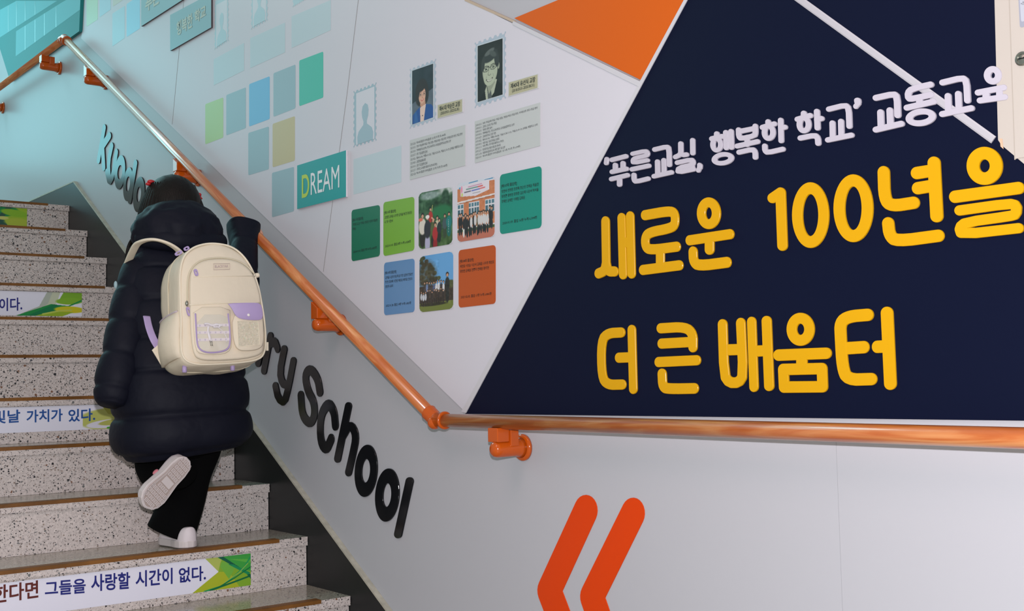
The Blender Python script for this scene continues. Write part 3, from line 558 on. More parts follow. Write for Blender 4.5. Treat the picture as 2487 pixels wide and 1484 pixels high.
# ================================================================ raised lettering
def Z(ox, oy, sc):
    return lambda *p: [(ox+x/sc, oy+y/sc) for x, y in p]
def glyph(name, m, label, cat, y0, y1, parts, ch=1.0):
    g = []
    for it in parts:
        if it[0] == 'r': g.append(ringpx(it[1], it[2], it[3], it[4], y0, y1-2.5e-5*len(g), ch))
        else:
            _, pts, hw, hh, sm = it
            pts = chaikin(pts, sm) if sm else pts
            for a, b in zip(pts, pts[1:]): g.append(capsule(a, b, hw, hh, y0, y1-2.5e-5*len(g), ch))
    return fixn(mk(name, join(*g), m, None, label=label, cat=cat))
def line_of(z, sc, hw, hh):
    S = lambda *p, **k: ('s', z(*p), k.get('w', hw)/sc, k.get('h', hh)/sc, k.get('sm', 0))
    Rg = lambda c, ro, ri, t=0: ('r', z(c)[0], (ro[0]/sc, ro[1]/sc), (ri[0]/sc, ri[1]/sc), t)
    return S, Rg
YB, YT = .006, .0105
def wg(lab, parts): glyph('raised_letter', WHI, lab, 'letter', YB, .0108, parts, .7)
def yg(lab, parts): glyph('raised_letter', YEL, lab, 'letter', YB, .0110, parts, 1.0)
S, Rg = line_of(Z(1440, 330, 7.772), 7.772, 45, 46)
wg("white opening quote mark of the top line", [S((250, 440), (240, 510), w=42)])
wg("white raised syllable '푸' starting the top line", [S((350, 452), (608, 385)), S((410, 550), (412, 660)), S((555, 515), (557, 630)), S((352, 678), (620, 622)), S((340, 815), (638, 742)), S((490, 790), (490, 918))])
wg("white raised syllable '른' second in the top line", [S((742, 337), (985, 282), (1018, 318), (1012, 362), (975, 378), (790, 418), (748, 452), (755, 512), (1015, 460), sm=1, h=42), S((730, 630), (1042, 564)), S((762, 737), (766, 830), (800, 866), (1030, 808), sm=1)])
wg("white raised syllable '교' third in the top line, before the comma", [S((1155, 257), (1385, 202), (1424, 235), (1432, 545), sm=1), S((1207, 487), (1212, 740)), S((1327, 460), (1332, 715)), S((1143, 762), (1470, 688))])
wg("white raised syllable '실' just before the comma in the top line", [S((1646, 145), (1648, 330)), S((1648, 320), (1620, 365), (1548, 398), sm=1), S((1648, 320), (1690, 362), (1755, 352), sm=1), S((1870, 82), (1873, 325)), S((1582, 505), (1850, 446), (1886, 490), (1870, 545), (1610, 600), (1592, 690), (1890, 630), sm=1), S((1600, 645), (1870, 590))])
wg("white comma after the first word of the top line", [S((2000, 550), (2008, 590), (1980, 650), w=40), S((2008, 560), (2005, 600), w=46)])
S, Rg = line_of(Z(1700, 240, 6.2175), 6.2175, 39, 40)
wg("white raised syllable '행' starting the second word of the top line", [S((245, 528), (245, 580)), S((172, 602), (325, 567)), Rg((245, 690), (96, 122), (22, 52)), S((382, 508), (390, 738)), S((460, 492), (468, 732)), S((385, 615), (465, 600)), Rg((337, 905), (168, 102), (86, 28), -9)])
wg("white raised syllable '복' in the middle of the second word", [S((575, 468), (578, 565), (612, 602), (815, 558), (830, 510), (826, 412), sm=1), S((590, 492), (825, 445)), S((705, 580), (705, 690)), S((555, 713), (860, 645)), S((583, 806), (790, 760), (826, 800), (828, 882), sm=1)])
wg("white raised syllable '한' ending the second word of the top line", [S((1020, 345), (1022, 390)), S((935, 430), (1115, 377)), Rg((1030, 505), (104, 133), (25, 52)), S((1210, 322), (1218, 632)), S((1215, 442), (1275, 427)), S((970, 712), (973, 780), (1012, 813), (1242, 760), sm=1)])
S, Rg = line_of(Z(1700, 240, 6.2175), 6.2175, 43, 42)
wg("white raised syllable '학' before the closing quote word end", [S((1560, 218), (1560, 270)), S((1466, 308), (1655, 252)), Rg((1563, 385), (110, 138), (27, 55)), S((1757, 190), (1767, 438)), S((1760, 315), (1825, 297)), S((1510, 592), (1730, 548), (1772, 590), (1777, 670), sm=1)])
wg("white raised syllable '교' directly before the closing quote mark", [S((1940, 155), (2190, 93), (2238, 140), (2248, 413), sm=1), S((1992, 365), (1997, 590)), S((2122, 340), (2127, 560)), S((1925, 620), (2278, 548))])
wg("white closing quote mark of the top line", [S((2378, 25), (2385, 65), (2345, 112), w=36), S((2372, 22), (2375, 45), w=50)])
S, Rg = line_of(Z(2090, 150, 6.265), 6.265, 50, 48)
wg("white raised syllable '교' first after the closing quote", [S((228, 548), (500, 488), (548, 530), (558, 812), sm=1), S((297, 768), (305, 1000)), S((438, 738), (447, 960)), S((228, 1032), (612, 942))])
wg("white raised syllable '동' crossed by the slanting white duct", [S((1058, 345), (770, 412), (715, 470), (722, 560), (790, 562), (1065, 500), sm=1), S((890, 560), (890, 650)), S((700, 698), (1105, 605)), Rg((910, 845), (232, 136), (122, 40), -8)])
wg("white raised syllable '교' second from the right end of the top line", [S((1242, 315), (1545, 242), (1605, 290), (1620, 588), sm=1), S((1323, 520), (1333, 770)), S((1480, 488), (1490, 735)), S((1238, 795), (1678, 705))])
wg("white raised syllable '육' overlapping the cream cabinet edge", [Rg((2008, 205), (138, 143), (32, 42)), S((1782, 468), (2175, 392)), S((1812, 588), (2190, 535)), S((1905, 500), (1905, 560), w=55), S((2110, 460), (2110, 540), w=52)])
S, Rg = line_of(Z(1430, 460, 6.1825), 6.1825, 59, 78)
yg("yellow raised syllable '새' at the left end of the large yellow line", [S((240, 480), (250, 1130)), S((250, 1100), (225, 1225), (138, 1262), sm=2), S((250, 1100), (280, 1232), (375, 1232), sm=2), S((483, 430), (505, 1275)), S((611, 405), (633, 1262)), S((495, 800), (620, 790))])
yg("yellow raised syllable '로' second in the large yellow line", [S((835, 387), (1200, 322), (1285, 360), (1285, 540), (1180, 592), (930, 638), (838, 700), (838, 860), (920, 912), (1310, 860), sm=2), S((1065, 930), (1065, 1140), w=64), S((805, 1210), (1350, 1140))])
yg("yellow raised syllable '운' before the numerals", [Rg((1792, 358), (176, 240), (48, 88)), S((1505, 765), (2110, 672)), S((1802, 740), (1802, 905), w=68), S((1555, 938), (1560, 1080), (1640, 1150), (2065, 1095), sm=2, w=64, h=84)])
S, Rg = line_of(Z(1850, 340, 3.904), 3.904, 56, 60)
yg("yellow raised numeral 1", [S((172, 500), (190, 1000), w=47, h=52), S((170, 500), (97, 550), w=47, h=50)])
yg("yellow raised numeral 0 directly after the 1", [Rg((457, 712), (174, 313), (75, 198))])
yg("yellow raised numeral 0, the right-hand one of the pair", [Rg((863, 647), (187, 323), (80, 205))])
yg("yellow raised syllable '년' second from the right in the large yellow line", [S((1150, 305), (1158, 560), (1225, 628), (1435, 595), sm=2), S((1628, 215), (1654, 722), w=60), S((1465, 313), (1620, 288)), S((1475, 457), (1625, 432)), S((1193, 790), (1205, 900), (1270, 962), (1670, 908), sm=2)])
yg("yellow raised syllable '을' at the right end under the cabinet", [Rg((2108, 245), (170, 182), (50, 60)), S((1828, 538), (2430, 455)), S((1872, 668), (2340, 602), (2412, 620), (2405, 705), (2345, 722), (1930, 780), (1870, 830), (1890, 896), (2430, 836), sm=1, w=50, h=50)])
S, Rg = line_of(Z(1430, 740, 6.1825), 6.1825, 60, 78)
yg("yellow raised syllable '더' starting the lowest line", [S((472, 418), (280, 428), (175, 540), (182, 1080), (270, 1205), (490, 1200), sm=2), S((635, 380), (658, 1265)), S((445, 797), (640, 790))])
yg("yellow raised syllable '큰' second in the lowest line", [S((1075, 355), (1440, 332), (1555, 440), (1553, 640), sm=2, w=64), S((1085, 585), (1500, 562)), S((1040, 862), (1610, 835)), S((1090, 1040), (1100, 1240), (1200, 1265), (1575, 1258), sm=2, w=64, h=82)])
yg("yellow raised syllable '배' in the middle of the lowest line", [S((1998, 298), (2022, 1060), (2100, 1172), (2240, 1172), (2308, 1060), (2272, 278), sm=1, w=68, h=82), S((2030, 680), (2290, 672), h=85), S((2435, 258), (2470, 1235), w=66), S((2660, 245), (2698, 1222), w=72), S((2460, 700), (2670, 690), h=85)])
S, Rg = line_of(Z(1830, 730, 6.1825), 6.1825, 80, 88)
yg("yellow raised syllable '움' second from the right in the lowest line", [Rg((697, 432), (207, 250), (58, 83)), S((370, 820), (1080, 792)), S((715, 830), (715, 960)), S((438, 1035), (1018, 1022), (1028, 1295), (450, 1300), (438, 1035), w=76, h=88)])
yg("yellow raised syllable '터' at the right end of the lowest line", [S((1705, 215), (1420, 238), (1290, 330), (1300, 560), (1325, 1000), (1400, 1190), (1760, 1180), sm=2, w=86, h=95), S((1340, 720), (1650, 700), h=95), S((1996, 185), (2046, 1250), w=92, h=95), S((1850, 695), (2000, 688), h=95)])
# black acrylic lettering along the stairs
def bg(lab, parts): glyph('black_letter', BLK, lab, 'letter', .0003, .0050, parts, .35)
S, Rg = line_of(Z(200, 260, 4.945), 4.945, 21, 42)
bg("glossy black letter k at the top of the stair lettering", [S((262, 245), (192, 640), w=21), S((322, 345), (240, 470), w=24, h=48), S((240, 440), (255, 725), w=22, h=44)])
bg("glossy black letter y right after the k", [S((352, 465), (312, 650), (320, 860), (345, 860), sm=1, w=21), S((408, 540), (365, 830), (322, 912), (292, 780), sm=1, w=21)])
bg("glossy black letter o between y and d", [Rg((450, 783), (64, 208), (27, 85), 5)])
bg("glossy black letter d in the upper word", [Rg((547, 925), (57, 205), (22, 90), 5), S((637, 672), (567, 1125), w=23)])
bg("glossy black letter o touching the hair", [Rg((677, 1050), (70, 215), (24, 92), 5)])
S, Rg = line_of(Z(620, 790, 4.946), 4.946, 35, 42)
bg("glossy black letter fragment behind the backpack's lower corner", [S((60, 300), (30, 455), w=34, h=48)])
bg("glossy black letter r beside the backpack", [S((177, 130), (100, 545), w=34, h=50), S((185, 210), (235, 200), (262, 275), sm=1, w=31, h=60)])
bg("glossy black letter y before the big S", [S((342, 290), (290, 560), (320, 700), (380, 720), sm=1, w=37, h=52), S((453, 430), (395, 740), (345, 930), (270, 880), (238, 730), sm=1, w=35, h=50)])
bg("glossy black capital S in the lower word", [S((770, 800), (745, 640), (655, 515), (590, 600), (625, 790), (700, 920), (710, 1090), (655, 1190), (560, 1090), (543, 845), sm=2, w=38, h=60)])
bg("glossy black letter c after the capital S", [S((955, 1200), (940, 1030), (870, 930), (775, 1090), (775, 1400), (850, 1500), (905, 1370), sm=2, w=38, h=68)])
S, Rg = line_of(Z(780, 960, 4.123), 4.123, 32, 42)
bg("glossy black letter h in the lower word", [S((268, 110), (160, 635), w=33), S((205, 420), (285, 280), (350, 400), (310, 600), (270, 770), sm=2, w=33, h=44)])
bg("glossy black letter o, the upper of the neighbouring pair", [Rg((445, 757), (112, 263), (42, 118), 4)])
bg("glossy black letter o, the lower of the neighbouring pair", [Rg((657, 1000), (119, 268), (42, 118), 4)])
bg("glossy black letter l ending the stair lettering", [S((880, 862), (765, 1392), w=38)])
# orange chevrons
OC = mat('orange_vinyl', (212, 62, 0), .3, spec=.2)
S, Rg = line_of(Z(1280, 1180, 4.88), 4.88, 138, 185)
glyph('chevron_mark', OC, 'orange chevron stroke below the rail bracket, the left one', 'wall mark', .0003, .0025, [S((692, 292), (258, 1240), (470, 1800))], .3)
glyph('chevron_mark', OC, 'orange chevron stroke below the rail, the right one', 'wall mark', .0003, .0025, [S((1252, 325), (765, 1312), (990, 1960))], .3)
# slanting duct, cabinet, tear
a, b = W(1930, -12, -.0), W(2418, 341, -.0); d = (b-a).normalized(); a = a-d*.5; n = Vector((-d.z, 0, d.x)); hw = .0072
sec = [(-hw, .006), (-hw, .0075), (-hw*.6, .0088), (hw*.6, .0088), (hw, .0075), (hw, .006)]
fixn(mk('cable_duct', prism([a+n*s+Vector((0, -y, 0)) for s, y in sec], [b+n*s+Vector((0, -y, 0)) for s, y in sec]), mat('duct_white', (178, 175, 182), .4), label='thin white duct slanting down across the navy board to the cabinet', cat='cable duct'))
cb = empty('wall_cabinet', (2.75, -.006, 1.4), 'cream metal wall cabinet with a round lock at the right edge', 'cabinet')
fixn(mk('frame', wallprism([(2409, -250), (2424, 340), (2432, 352), (2487, 398), (2950, 762), (2950, -250)], .0065, .009), CREAM, cb))
dq = wallprism([(2444, -250), (2466, 386), (2473, 384), (2950, 300), (2950, -250)], .009, .0115); dr = fixn(mk('door', dq, CREAM, cb))
e = [W(2441, -250, -.0093), W(2463.5, 388, -.0093), W(2466.5, 388, -.0093), W(2444.5, -250, -.0093)]
fixn(mk('door_gap', prism(e, [p+Vector((0, .0002, 0)) for p in e]), mat('cream_shadow_gap', (170, 160, 150), .6), dr))
lk = W(2484, 143, -.012); MET = mat('brushed_metal', (150, 150, 142), .25, metal=.9)
l_ = mk('lock', lathe(lk, (0, -1, 0), [(0, .0125), (.004, .0125), (.0055, .0105), (.0055, .008), (.004, .0075), (.0055, .0001)]), MET, dr, smooth=False); fixn(l_)
mk('keyhole', box(lk+Vector((-.0055, -.0064, -.001)), lk+Vector((.006, -.0056, .001))), BLK, l_)
q = quad([(2472, -30), (2520, -42), (2523, 52), (2477, 68)], .0125); f = rrect(q, .004); lb = fixn(mk('notice_label', prism(f, [p+Vector((0, .0008, 0)) for p in f]), mat('label_grey', (150, 152, 166), .35), cb))
q = quad([(2475, -22), (2516, -33), (2519, 40), (2480, 54)], .0129); f = rrect(q, .004); fixn(mk('label_panel', prism(f, [p+Vector((0, .0003, 0)) for p in f]), mat('label_grey2', (176, 178, 190), .35), lb))
mk('lettering', join(q_text('•스위치', [p+Vector((0, -.0003, 0)) for p in q], .08, .6, .36, .48), q_text('문의', [p+Vector((0, -.0003, 0)) for p in q], .28, .6, .56, .64)), INK, lb)
fixn(mk('torn_patch', wallprism([(2428, 336), (2434, 337), (2437, 362), (2430, 356)], .0092, .0098), mat('bare_tan', (206, 168, 140), .7), cb))
# ================================================================ handrail
RR = .0186
hr = empty('handrail', (.872, 0, .91), 'wood-grained wall handrail with glossy orange fittings following the stairs', 'handrail')
A0, B0, C0, D0 = Vector((5.2, -.08, .899)), Vector((.872, -.08, .912)), Vector((-2.431, -.08, 2.838)), Vector((-9, -.08, 2.845))
def rail(a, b):
    L = (b-a).length; n = 40; seg = 2
    vs = [(L*k/seg, RR*math.cos(2*math.pi*i/n), RR*math.sin(2*math.pi*i/n)) for k in range(seg+1) for i in range(n)]
    fs = [(k*n+i, k*n+(i+1) % n, (k+1)*n+(i+1) % n, (k+1)*n+i) for k in range(seg) for i in range(n)]+[tuple(range(n-1, -1, -1)), tuple(range(seg*n, seg*n+n))]
    me = bpy.data.meshes.new('rail'); me.from_pydata(vs, [], fs); me.update(); me.polygons.foreach_set('use_smooth', [len(p.vertices) == 4 for p in me.polygons]); me.materials.append(WOOD)
    o = bpy.data.objects.new('rail', me); COL.objects.link(o); o.parent = hr; o.location = a-hr.location; o.rotation_euler = (b-a).to_track_quat('X', 'Z').to_euler(); return o
rail(B0, A0); rail(B0, C0); rail(C0, D0)
for P0, d1, d2 in ((B0, (A0-B0).normalized(), (C0-B0).normalized()), (C0, (B0-C0).normalized(), (D0-C0).normalized())):
    r = RR+.0042
    e = join(lathe(P0, d1, [(-.004, r*.97), (.0, r), (.036, r), (.038, r+.0025), (.043, r+.0025), (.044, r-.002)], 36), lathe(P0, d2, [(-.004, r*.97), (0, r), (.040, r), (.042, r+.001), (.046, r-.002)], 36), ellipsoid(P0, (r*1.02,)*3, 28, 20), ellipsoid(P0+Vector((0, -.006, -.007)), (r*.82, r*.95, r*.85), 24, 16))
    fixn(mk('elbow', e, FIT, hr, smooth=True))
def bracket(x, zc, slope):
    dz = -.071 if not slope else -.078; z = zc+dz
    o = fixn(mk('bracket', join(lathe((x, -.012, z), (0, -1, 0), [(0, .028), (.012, .0235), (.02, .0222), (.080, .0222), (.090, .019), (.0955, .012), (.097, .002)], 32)), FIT, hr, smooth=True))
    fixn(mk('flange', lathe((x, -.0003, z), (0, -1, 0), [(0, .036), (.006, .0362), (.009, .034), (.011, .028), (.0125, .002)], 36), FIT, o, smooth=True))
    zt = zc-RR+.004; zb = z+.019
    sh = -.0 if not slope else .584
    def blk(x0, x1, y0, y1, zlo, zhi):
        f = [Vector((x0, y0, zlo)), Vector((x1, y0, zlo)), Vector((x1, y0, zhi-sh*(x1-x)))  , Vector((x0, y0, zhi-sh*(x0-x)))]
        return prism(f, [Vector((p.x, y1, p.z)) for p in f])
    c = fixn(mk('clamp', join(blk(x-.024, x+.018, -.103, -.062, zb, zt), blk(x-.018, x+.024, -.062, -.035, zb-.012, zt-.006)), FIT, o))
    bv = c.modifiers.new('bevel', 'BEVEL'); bv.width = .002; bv.segments = 2
    fixn(mk('screw', ellipsoid((x+.004, -.085, z+.0225), (.0025,)*3, 10, 8), MET, o))
zr = lambda x: B0.z+(B0.x-x)*(C0.z-B0.z)/(B0.x-C0.x)
bracket(1.165, .911, 0); bracket(3.0, .906, 0)
for x in (.213, -.939, -2.043): bracket(x, zr(x), 1)
bracket(-2.76, 2.84, 0); bracket(-3.86, 2.84, 0)
# ================================================================ the child climbing the stairs
def px3(u, v, x): return WX(u, v, x)
COAT = bpy.data.materials.new('navy_quilted_nylon'); COAT.use_nodes = True
nt = COAT.node_tree; b_ = nt.nodes['Principled BSDF']; b_.inputs['Base Color'].default_value = (*lin((13, 15, 29)), 1); b_.inputs['Roughness'].default_value = .62
b_.inputs['Specular IOR Level'].default_value = .18
g_ = nt.nodes.new('ShaderNodeNewGeometry'); n1 = nt.nodes.new('ShaderNodeTexNoise'); n1.inputs['Scale'].default_value = 10; n1.inputs['Detail'].default_value = 3; n1.inputs['Distortion'].default_value = .15
bp = nt.nodes.new('ShaderNodeBump'); bp.inputs['Strength'].default_value = .4; bp.inputs['Distance'].default_value = .02
nt.links.new(g_.outputs['Position'], n1.inputs['Vector']); nt.links.new(n1.outputs['Fac'], bp.inputs['Height']); nt.links.new(bp.outputs['Normal'], b_.inputs['Normal'])
SKIN = mat('skin', (214, 160, 136), .5); HAIR = mat('dark_brown_hair', (17, 11, 9), .45, spec=.2)
TROU = mat('black_trousers', (7, 7, 8), .9, spec=.08, bump=.1, bscale=20); SHOE = mat('white_shoe_canvas', (216, 206, 210), .6, bump=.06, bscale=120)
SOLE = mat('sole_white', (208, 198, 198), .55); SOLB = mat('sole_groove_beige', (172, 156, 150), .7); RED = mat('red_ribbon', (176, 28, 34), .45)
pc = empty('person', (-.12, -.42, .4957), 'child in long navy quilted coat climbing the stairs, right hand on the rail', 'person')
# ---- one continuous body under the clothes (skin modifier)
V, Ed, Rd = [], [], []
def node(p, r, par=None):
    V.append(tuple(Vector(p)-pc.location)); Rd.append(r); i = len(V)-1
    if par is not None: Ed.append((par, i))
    return i
pel = node((-.165, -.42, .93), (.085, .075)); sp = node((-.185, -.41, 1.08), (.08, .065), pel); ch = node((-.225, -.395, 1.26), (.085, .065), sp); nb = node((-.262, -.385, 1.42), (.06, .05), ch)
nk = node((-.285, -.388, 1.49), (.036, .036), nb); hb = node((-.315, -.378, 1.57), (.058, .06), nk); hm = node((-.335, -.368, 1.648), (.077, .082), hb); ht = node((-.34, -.368, 1.706), (.062, .066), hm)
ls = node((-.25, -.52, 1.40), (.042, .042), nb); le = node((-.15, -.585, 1.19), (.034, .034), ls); lw = node((-.105, -.602, 1.04), (.022, .024), le); lp = node((-.105, -.600, 1.012), (.014, .024), lw)
for j in range(4):
    y = -.617+.011*j; a = node((-.105, y, .992), .0075, lp); a = node((-.109, y, .978-.003*(j in (1, 2))), .007, a); node((-.116, y, .970), .006, a)
a = node((-.122, -.598, 1.002), .009, lp); node((-.128, -.600, .985), .007, a)
rs = node((-.255, -.255, 1.40), (.042, .042), nb); re_ = node((-.16, -.165, 1.40), (.034, .034), rs); rw = node((-.285, -.128, 1.555), (.022, .026), re_)
rp = node((-.308, -.112, 1.602), (.022, .018), rw)
for j in range(4):
    x = -.262-.0215*j; zt = zr(x)
    a = node((x, -.092, zt+.026), .0085, rp); a = node((x-.002, -.068, zt+.021), .0082, a); a = node((x-.002, -.053, zt+.004), .0075, a); node((x-.001, -.058, zt-.012), .0065, a)
a = node((-.325, -.115, zr(-.325)+.002), .010, rp); node((-.335, -.103, zr(-.335)-.016), .008, a)
for sg, hipy, kn, an in ((1, -.365, (-.205, -.385, .735), (-.09, -.440, .560)), (-1, -.465, (-.205, -.475, .745), (-.035, -.465, .747))):
    h = node((-.17, hipy, .88), (.07, .065), pel); k = node(kn, (.045, .045), h); a = node(an, (.028, .028), k)
    if sg == 1: t = node((-.10, -.432, .529), (.014, .014), a); node((-.15, -.432, .519), (.008, .010), t)
    else: t = node(px3(432, 1140, .0), (.012, .012), a); t = node(px3(412, 1165, .012), (.012, .012), t); node(px3(385, 1200, .014), (.010, .010), t)
me = bpy.data.meshes.new('body'); me.from_pydata(V, Ed, []); me.update(); body = bpy.data.objects.new('body', me); COL.objects.link(body); body.parent = pc; me.materials.append(SKIN)
sm = body.modifiers.new('skin', 'SKIN'); sm.use_smooth_shade = True
if not me.skin_vertices:
    bpy.context.view_layer.objects.active = body
for i, r in enumerate(Rd):
    me.skin_vertices[0].data[i].radius = r if isinstance(r, tuple) else (r, r); me.skin_vertices[0].data[i].use_root = (i == 0)
ss = body.modifiers.new('sub', 'SUBSURF'); ss.levels = 2; ss.render_levels = 2
_nt = HAIR.node_tree; _g = _nt.nodes.new('ShaderNodeNewGeometry'); _mp = _nt.nodes.new('ShaderNodeMapping'); _mp.inputs['Scale'].default_value = (420, 420, 14)
_n = _nt.nodes.new('ShaderNodeTexNoise'); _n.inputs['Scale'].default_value = 1; _b = _nt.nodes.new('ShaderNodeBump'); _b.inputs['Strength'].default_value = .5; _b.inputs['Distance'].default_value = .004
_nt.links.new(_g.outputs['Position'], _mp.inputs['Vector']); _nt.links.new(_mp.outputs[0], _n.inputs['Vector']); _nt.links.new(_n.outputs['Fac'], _b.inputs['Height']); _nt.links.new(_b.outputs['Normal'], _nt.nodes['Principled BSDF'].inputs['Normal'])
# ---- face (turned away from the lens)
hd = Vector((-.338, -.368, 1.653))
mk('nose', ellipsoid(hd+Vector((-.088, 0, -.022)), (.014, .010, .015), 12, 8), SKIN, pc, True)
for s in (-1, 1):
    e = mk('eye', ellipsoid(hd+Vector((-.078, .03*s, .0)), (.008, .013, .009), 14, 10), mat('eye_white', (230, 228, 226), .2), pc, True)
    mk('iris', ellipsoid(hd+Vector((-.0845, .03*s, .0)), (.003, .006, .006), 10, 8), mat('iris_brown', (40, 24, 18), .2), e, True)
    mk('ear', ellipsoid(hd+Vector((.004, .083*s, -.008)), (.018, .008, .026), 12, 8), SKIN, pc, True)
mk('mouth', ellipsoid(hd+Vector((-.080, 0, -.052)), (.006, .02, .005), 12, 8), mat('lips', (176, 84, 84), .4), pc, True)
# ---- hair
hc = Vector((-.325, -.368, 1.662))
def hmod(d):
    g = 1+.018*noise.noise(Vector((d.x*2, d.y*16, d.z*3)))
    if d.x < -.25 and d.z < .35: g *= .80
    return g
hair = ellipsoid(hc, (.104, .100, .112), 56, 40, hmod)
def lock(keys, sq=.5, n=10): return tube([(x, y, z, r, r*sq) for x, y, z, r in keys], n, 5, (1, 0, 0))
L = [hair]; rr = random.Random(2)
for i in range(34):
    an = math.radians(-128+256*i/33); x0, y0 = hc.x+.094*math.cos(an), hc.y+.100*math.sin(an)
    zz = 1.44+rr.uniform(-.03, .02) if abs(an) > 1.0 else 1.55
    L.append(lock([(hc.x+.06*math.cos(an), hc.y+.07*math.sin(an), 1.735, .012), (x0, y0, 1.64, .017), (x0+.004*math.cos(an), y0*1.0+.004*math.sin(an), 1.56, .017), (x0-.01, y0-.005*math.sin(an), zz, .006)], .7))
for k in range(7):     # loose ends falling in front of the left shoulder
    a = px3(346-2*k, 545+4*k, -.33+.008*k); b = px3(330-3*k, 600, -.32); c = px3(318-3.2*k, 640+4*k, -.30)
    L.append(lock([(a.x, a.y, a.z, .010), (b.x, b.y, b.z, .006), (c.x, c.y, c.z, .0015)], .6, 6))
ha = fixn(mk('hair', join(*L), HAIR, pc, True, label='long dark brown hair tucked into the hood'))
ba = px3(371, 443, -.32)
bow = join(ellipsoid(ba+Vector((0, -.006, .002)), (.009, .014, .007), 14, 8), ellipsoid(ba+Vector((0, -.016, -.007)), (.007, .010, .006), 14, 8), ellipsoid(px3(484, 473, -.31), (.008, .008, .007), 12, 8), tube([(*px3(485, 476, -.31), .004, .003), (*px3(489, 483, -.30), .005, .003)], 8, 3, (1, 0, 0)))
fixn(mk('hair_ribbon', bow, RED, pc, True, label='red hair ribbon'))
# ---- coat
def quilt(s0, pitch, amp=.045):
    def f(s, th, p):
        s = s+.012*noise.noise(Vector((p.x*6, p.y*6, round((s-s0)/pitch)*5.3)))
        ph = ((s-s0)/pitch) % 1.0; d = min(ph, 1-ph)*pitch; q = 1-amp*math.exp(-(d/.009)**2)-amp*.45*math.exp(-(d/.028)**2)+.02
        rad = math.exp(-(d/.02)**2)
        return q+.022*noise.noise(p*9)+(.012+.02*rad)*noise.noise(Vector((p.x*34, p.y*34, p.z*12)))
    return f
coat = empty('coat', (0, 0, 0)); coat.parent = pc; coat.location = (0, 0, 0)
bpy.data.objects.remove(coat)
torso = [(-.136, -.407, .800, .180, .122), (-.136, -.408, .812, .207, .150), (-.137, -.411, .862, .228, .170), (-.14, -.415, .97, .224, .165), (-.155, -.41, 1.08, .212, .152), (-.175, -.405, 1.19, .20, .142), (-.205, -.395, 1.30, .196, .132), (-.232, -.385, 1.39, .188, .120), (-.25, -.38, 1.46, .160, .105), (-.265, -.38, 1.52, .108, .085), (-.275, -.385, 1.55, .08, .07)]
ct = fixn(mk('coat', tube(torso, 80, 20, (1, 0, 0), quilt(.012, .118), expo=2.35), COAT, pc, True, label='long navy quilted padded coat'))
def sleeve(keys, s0, pit, name='sleeve', ref=(1, 0, 0)): return fixn(mk(name, tube(keys, 40, 12, ref, quilt(s0, pit, .085)), COAT, ct, True))
k = []
for u, v, x, ra, rb in ((372, 618, -.26, .062, .058), (352, 655, -.235, .072, .068), (330, 720, -.20, .071, .070), (312, 800, -.165, .070, .068), (297, 870, -.135, .068, .066), (280, 930, -.115, .066, .064), (272, 968, -.105, .056, .054), (269, 984, -.10, .040, .040)):
    p = px3(u, v, x); k.append((p.x, p.y, p.z, ra, rb))
sleeve(k, .055, .118)
p0, p1, p2, p3_, p4, p5 = Vector((-.25, -.255, 1.41)), px3(600, 690, -.15), px3(601, 640, -.17), px3(597, 590, -.24), px3(594, 560, -.275), px3(594, 545, -.285)
k = [(p0.x, p0.y, p0.z, .068, .062), (-.20, -.19, 1.385, .068, .062), (p1.x, p1.y-.015, p1.z+.005, .058, .052), (p2.x, p2.y-.015, p2.z, .048, .046), (p3_.x, p3_.y-.008, p3_.z, .048, .048), (p4.x, p4.y-.004, p4.z, .050, .056), (p5.x, p5.y-.004, p5.z-.004, .050, .0585)]
fixn(mk('sleeve', tube(k, 40, 12, (0, 1, 0), quilt(.05, .13, .07), expo=2.7), COAT, ct, True))
def hoodmod(d):
    p = Vector((d.x*1.6, d.y*1.6, d.z*1.6)); g = 1+.05*noise.noise(p*1.6)+.035*noise.noise(p*3.3+Vector((5, 0, 0)))
    g -= .018*math.exp(-((d.z-.30+.35*d.y)/.08)**2)*(d.x > -.3); g -= .03*math.exp(-((d.y-.28)/.05)**2)*(d.x > 0)*(d.z < .5)
    return g
hood = ellipsoid((-.228, -.388, 1.550), (.134, .156, .116), 64, 44, hoodmod, Matrix.Rotation(math.radians(-14), 3, 'Y'))
col_ = tube([(-.235, -.515, 1.530, .032, .034), (-.165, -.480, 1.520, .038, .040), (-.135, -.395, 1.518, .041, .042), (-.155, -.30, 1.520, .039, .040), (-.22, -.245, 1.53, .034, .034)], 24, 8, (0, 0, 1), lambda s, t, p: 1+.08*noise.noise(p*14))
fixn(mk('hood', join(hood, col_), COAT, ct, True))
tg = quad([(0, 0)]*4, 0)
a = px3(281, 692, -.175); fixn(mk('sleeve_spot', ellipsoid(a, (.007, .006, .013), 10, 8), mat('pale_spot', (150, 176, 184), .5), ct, True, label='pale spot on the left sleeve'))  # small pale ellipsoid set on the outer side of the sleeve
